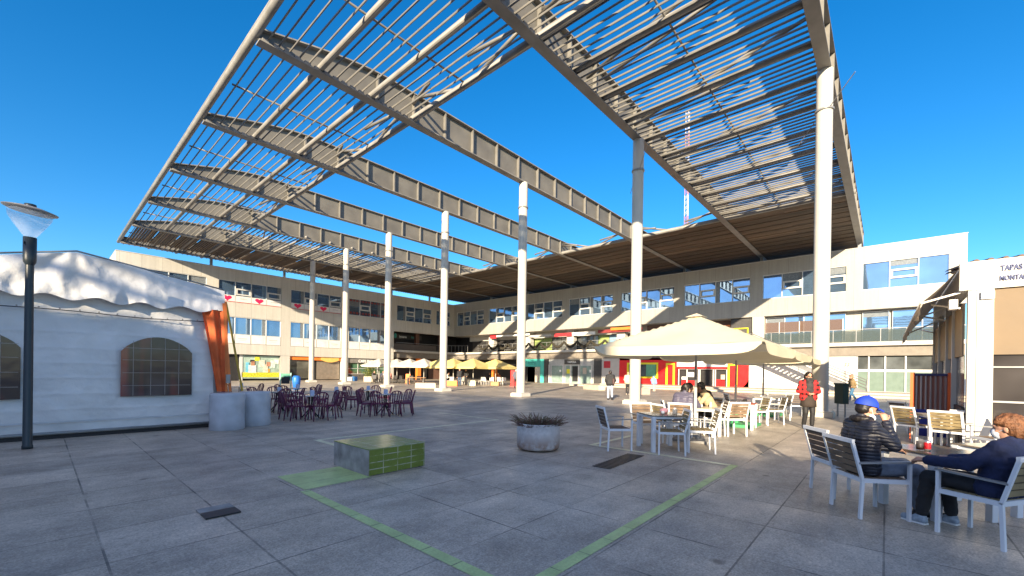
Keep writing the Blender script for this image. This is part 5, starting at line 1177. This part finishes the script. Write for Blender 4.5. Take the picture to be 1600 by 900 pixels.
# woman in the checked jacket
def plaid():
    m = bpy.data.materials.new('red_black_check'); h = NB(m); tc = h.node('ShaderNodeTexCoord'); sp = h.node('ShaderNodeSeparateXYZ'); h.L.new(tc.outputs['Object'], sp.inputs[0])
    a = h.line(sp.outputs[2], .13, 0, .06); b = h.line(h.math('ADD', sp.outputs[1], h.math('MULTIPLY', sp.outputs[0], .6)), .13, 0, .06); s_ = h.math('ADD', a, b)
    c = h.mix(h.math('MULTIPLY', s_, .5), (.62, .018, .02), (.015, .008, .01)); h.L.new(c, h.b.inputs['Base Color']); h.b.inputs['Roughness'].default_value = .85; return m
J = stand(1.66, .03, 'clasp'); t, hp, HM = person('standing woman in red and black checked jacket, dark scarf and sunglasses', 15.2, 1.73, cdir(-.25, -1), J, V(1, .05, -.06), .011, plaid(), M_blackc, M_sho, M_hairb, 'long', topn='jacket', bulk=1.15, sleeve_bulk=1.2)
mb = MB(); cap_seg(mb, V(.04, 0, 1.36), V(.03, 0, 1.46), .10, .10); cap_seg(mb, V(.10, .02, 1.12), V(.08, .0, 1.38), .085, .10); cap_seg(mb, V(.1, -.05, 1.16), V(.07, -.03, 1.36), .07, .08); fuse(mb, 'scarf', mat('dark_scarf', (.035, .033, .035), .9, var=.5, scale=14), t, .012, 2, wr=.008)
vs = []; nn = 20
for i, (z_, r_) in enumerate(((1.06, .165), (.9, .19), (.75, .20), (.66, .205), (.655, .17))):
    for k in range(nn): a = 2*math.pi*k/nn; rr = r_*(1+.05*math.sin(a*7)*(i > 0)); vs.append((rr*.85*math.cos(a), rr*math.sin(a), z_))
MB().add(vs, [(i*nn+k, i*nn+(k+1) % nn, (i+1)*nn+(k+1) % nn, (i+1)*nn+k) for i in range(4) for k in range(nn)], True).build('skirt', mat('brown_skirt', (.035, .025, .02), .85, var=.3), t)
mb = MB(); mb.ball(hp(.093, .034, .018), (.01, .028, .02), 8, HM); mb.ball(hp(.093, -.034, .018), (.01, .028, .02), 8, HM); mb.tube([hp(.098, -.03, .022), hp(.098, .03, .022)], .004, 5); mb.build('sunglasses', M_black, t)
# walker with his back to us
J = stand(1.66, .13, 'pocket', .02); t, hp, HM = person('man walking away in a black hooded jacket and pale jeans', 21.76, 11.81, cdir(.12, 1), J, V(1, 0, -.1), .014, M_blackc, mat('pale_jeans', (.38, .43, .52), .85, var=.15), M_sho, M_hairb, 'short', bulk=1.2, sleeve_bulk=1.25)
mb = MB(); cap_seg(mb, V(-.12, -.17, .95), V(-.1, -.17, 1.18), .07, .07); fuse(mb, 'shoulder_bag', mat('brown_bag', (.07, .03, .025), .6), t, .014, 2)
# four at the parasol table
J = sit(lean=.12, arms=((.38, -.02, 0), (.38, -.02, 0))); person('seated woman in a grey violet puffer jacket under the big parasol, back to us', 10.55, 3.72, cdir(.6, .8), J, V(1, -.3, -.15), .013, M_blackc, M_dkj, M_sho, M_hairb, 'long', bulk=1.3, sleeve_bulk=1.3, coat=quilt('violet_quilted', (.10, .095, .15)), topn='puffer_jacket')
J = sit(lean=.2, arms=((.38, -.02, 0), (.38, -.02, 0))); person('seated person with dark brown hair leaning in beside the violet jacket', 11.15, 4.15, cdir(.9, -.2), J, V(1, -.2, -.3), .013, M_blackc, M_dkj, M_sho, mat('brown_hair', (.04, .018, .012), .5, var=.3), 'long', bulk=1.1)
J = sit(lean=.2, arms=((.38, -.02, 0), (.38, -.02, 0))); person('seated man in a beige pullover under the big parasol, facing left', 11.85, 3.42, cdir(-1, .25), J, V(1, 0, -.25), .013, mat('beige_pullover', (.42, .33, .20), .9, var=.1), M_blackc, M_sho, M_hairb, 'short', skin=M_skin2, bulk=1.1, topn='pullover')
J = sit(lean=.14, arms=((.36, -.02, 0), (.36, -.02, 0))); person('seated woman with long black hair and dark coat behind the pullover man', 13.15, 3.95, cdir(-1, -.25), J, V(1, 0, -.1), .013, mat('dark_brown_coat', (.035, .02, .014), .8), M_dkj, M_sho, M_hairb, 'long', bulk=1.2, topn='coat')
for dx_, dy_, d_, lb in ((10.55, 3.72, cdir(.6, .8), 'armchair under the seated woman in the violet jacket'), (11.85, 3.42, cdir(-1, .25), 'armchair under the man in the beige pullover'), (13.15, 3.95, cdir(-1, -.25), 'armchair under the woman in the dark coat'), (11.15, 4.15, cdir(.9, -.2), 'armchair under the person leaning in beside the violet jacket')): put_chair(dx_, dy_, d_, lb, 0)
# farther people
g = G(1332, 627); person('person in tan hooded jacket and jeans walking past the stairs', g[0], g[1], cdir(-1, .3), stand(1.62, .2, 'pocket', .06), V(1, 0, -.2), .02, mat('tan_jacket', (.22, .15, .07), .9), mat('blue_jeans', (.05, .14, .24), .85), M_beige, mat('tan_hood', (.30, .17, .10), .9), 'bob', bulk=1.15)
g = G(981, 617); person('person in a cream coat at the red shop window, half behind the column', g[0], g[1], cdir(.3, 1), stand(1.6, .05, 'pocket'), V(1, 0, -.1), .02, mat('cream_coat', (.52, .45, .33), .9), M_dkj, M_beige, mat('fair_hair', (.40, .28, .13), .7), 'short', bulk=1.25, topn='coat')
g = G(1022, 611); person('stooping person in light blue top in front of the red shop wall', g[0], g[1], cdir(-.4, 1), {**stand(1.25, .0, 'down', .1)}, V(1, 0, -.5), .022, mat('light_blue_top', (.20, .30, .55), .9), M_beige, M_beige, mat('blue_hat', (.2, .3, .55), .9), 'short', bulk=1.4, topn='top')
g = G(806, 607); person('person in grey coat half hidden behind the third column', g[0], g[1], cdir(.1, 1), stand(1.7, .0, 'pocket'), V(1, 0, 0), .02, mat('grey_coat', (.10, .10, .13), .9), M_blackc, M_sho, mat('grey_hair', (.4, .38, .35), .8), 'short', bulk=1.25, topn='coat')
g = G(718, 603.5); person('standing person in dark jacket and blue jeans by the yellow parasols', g[0], g[1], cdir(.2, -1), stand(1.72, .05, 'down'), V(1, 0, 0), .022, M_blackc, mat('dark_jeans', (.06, .09, .15), .85), M_sho, M_beige, 'short', bulk=1.15)
g = G(728, 601.5); person('standing person in black next to the one in blue jeans', g[0], g[1], cdir(-.5, -1), stand(1.66, .05, 'pocket'), V(1, 0, 0), .022, M_blackc, M_blackc, M_sho, M_hairb, 'short', bulk=1.15)
for px, py, c_, lb, dr in ((779, 601.3, (.30, .08, .04), 'seated person in rust red top under the rightmost yellow parasol', (-.4, -1)), (763, 600.8, (.03, .03, .04), 'seated person in black under the yellow parasols', (.8, -.4)), (699, 600.6, (.5, .48, .45), 'seated person in pale top left of the black pair', (1, -.2)), (598, 598.5, (.48, .42, .4), 'seated person in light shirt under the leftmost white parasol', (.5, -1)), (610, 598.3, (.42, .18, .14), 'seated person in faded red right behind the fifth column', (-.6, -.8)), (583, 598, (.05, .05, .06), 'seated person in dark clothes beside the potted bush', (1, -.3))):
    g = G(px, py); person(lb, g[0], g[1], cdir(*dr), sit(.08), V(1, 0, 0), .024, mat('top_cloth', c_, .9), M_dkj, M_sho, M_hairb, 'short')

bpy.data.scenes.remove(side_scene)
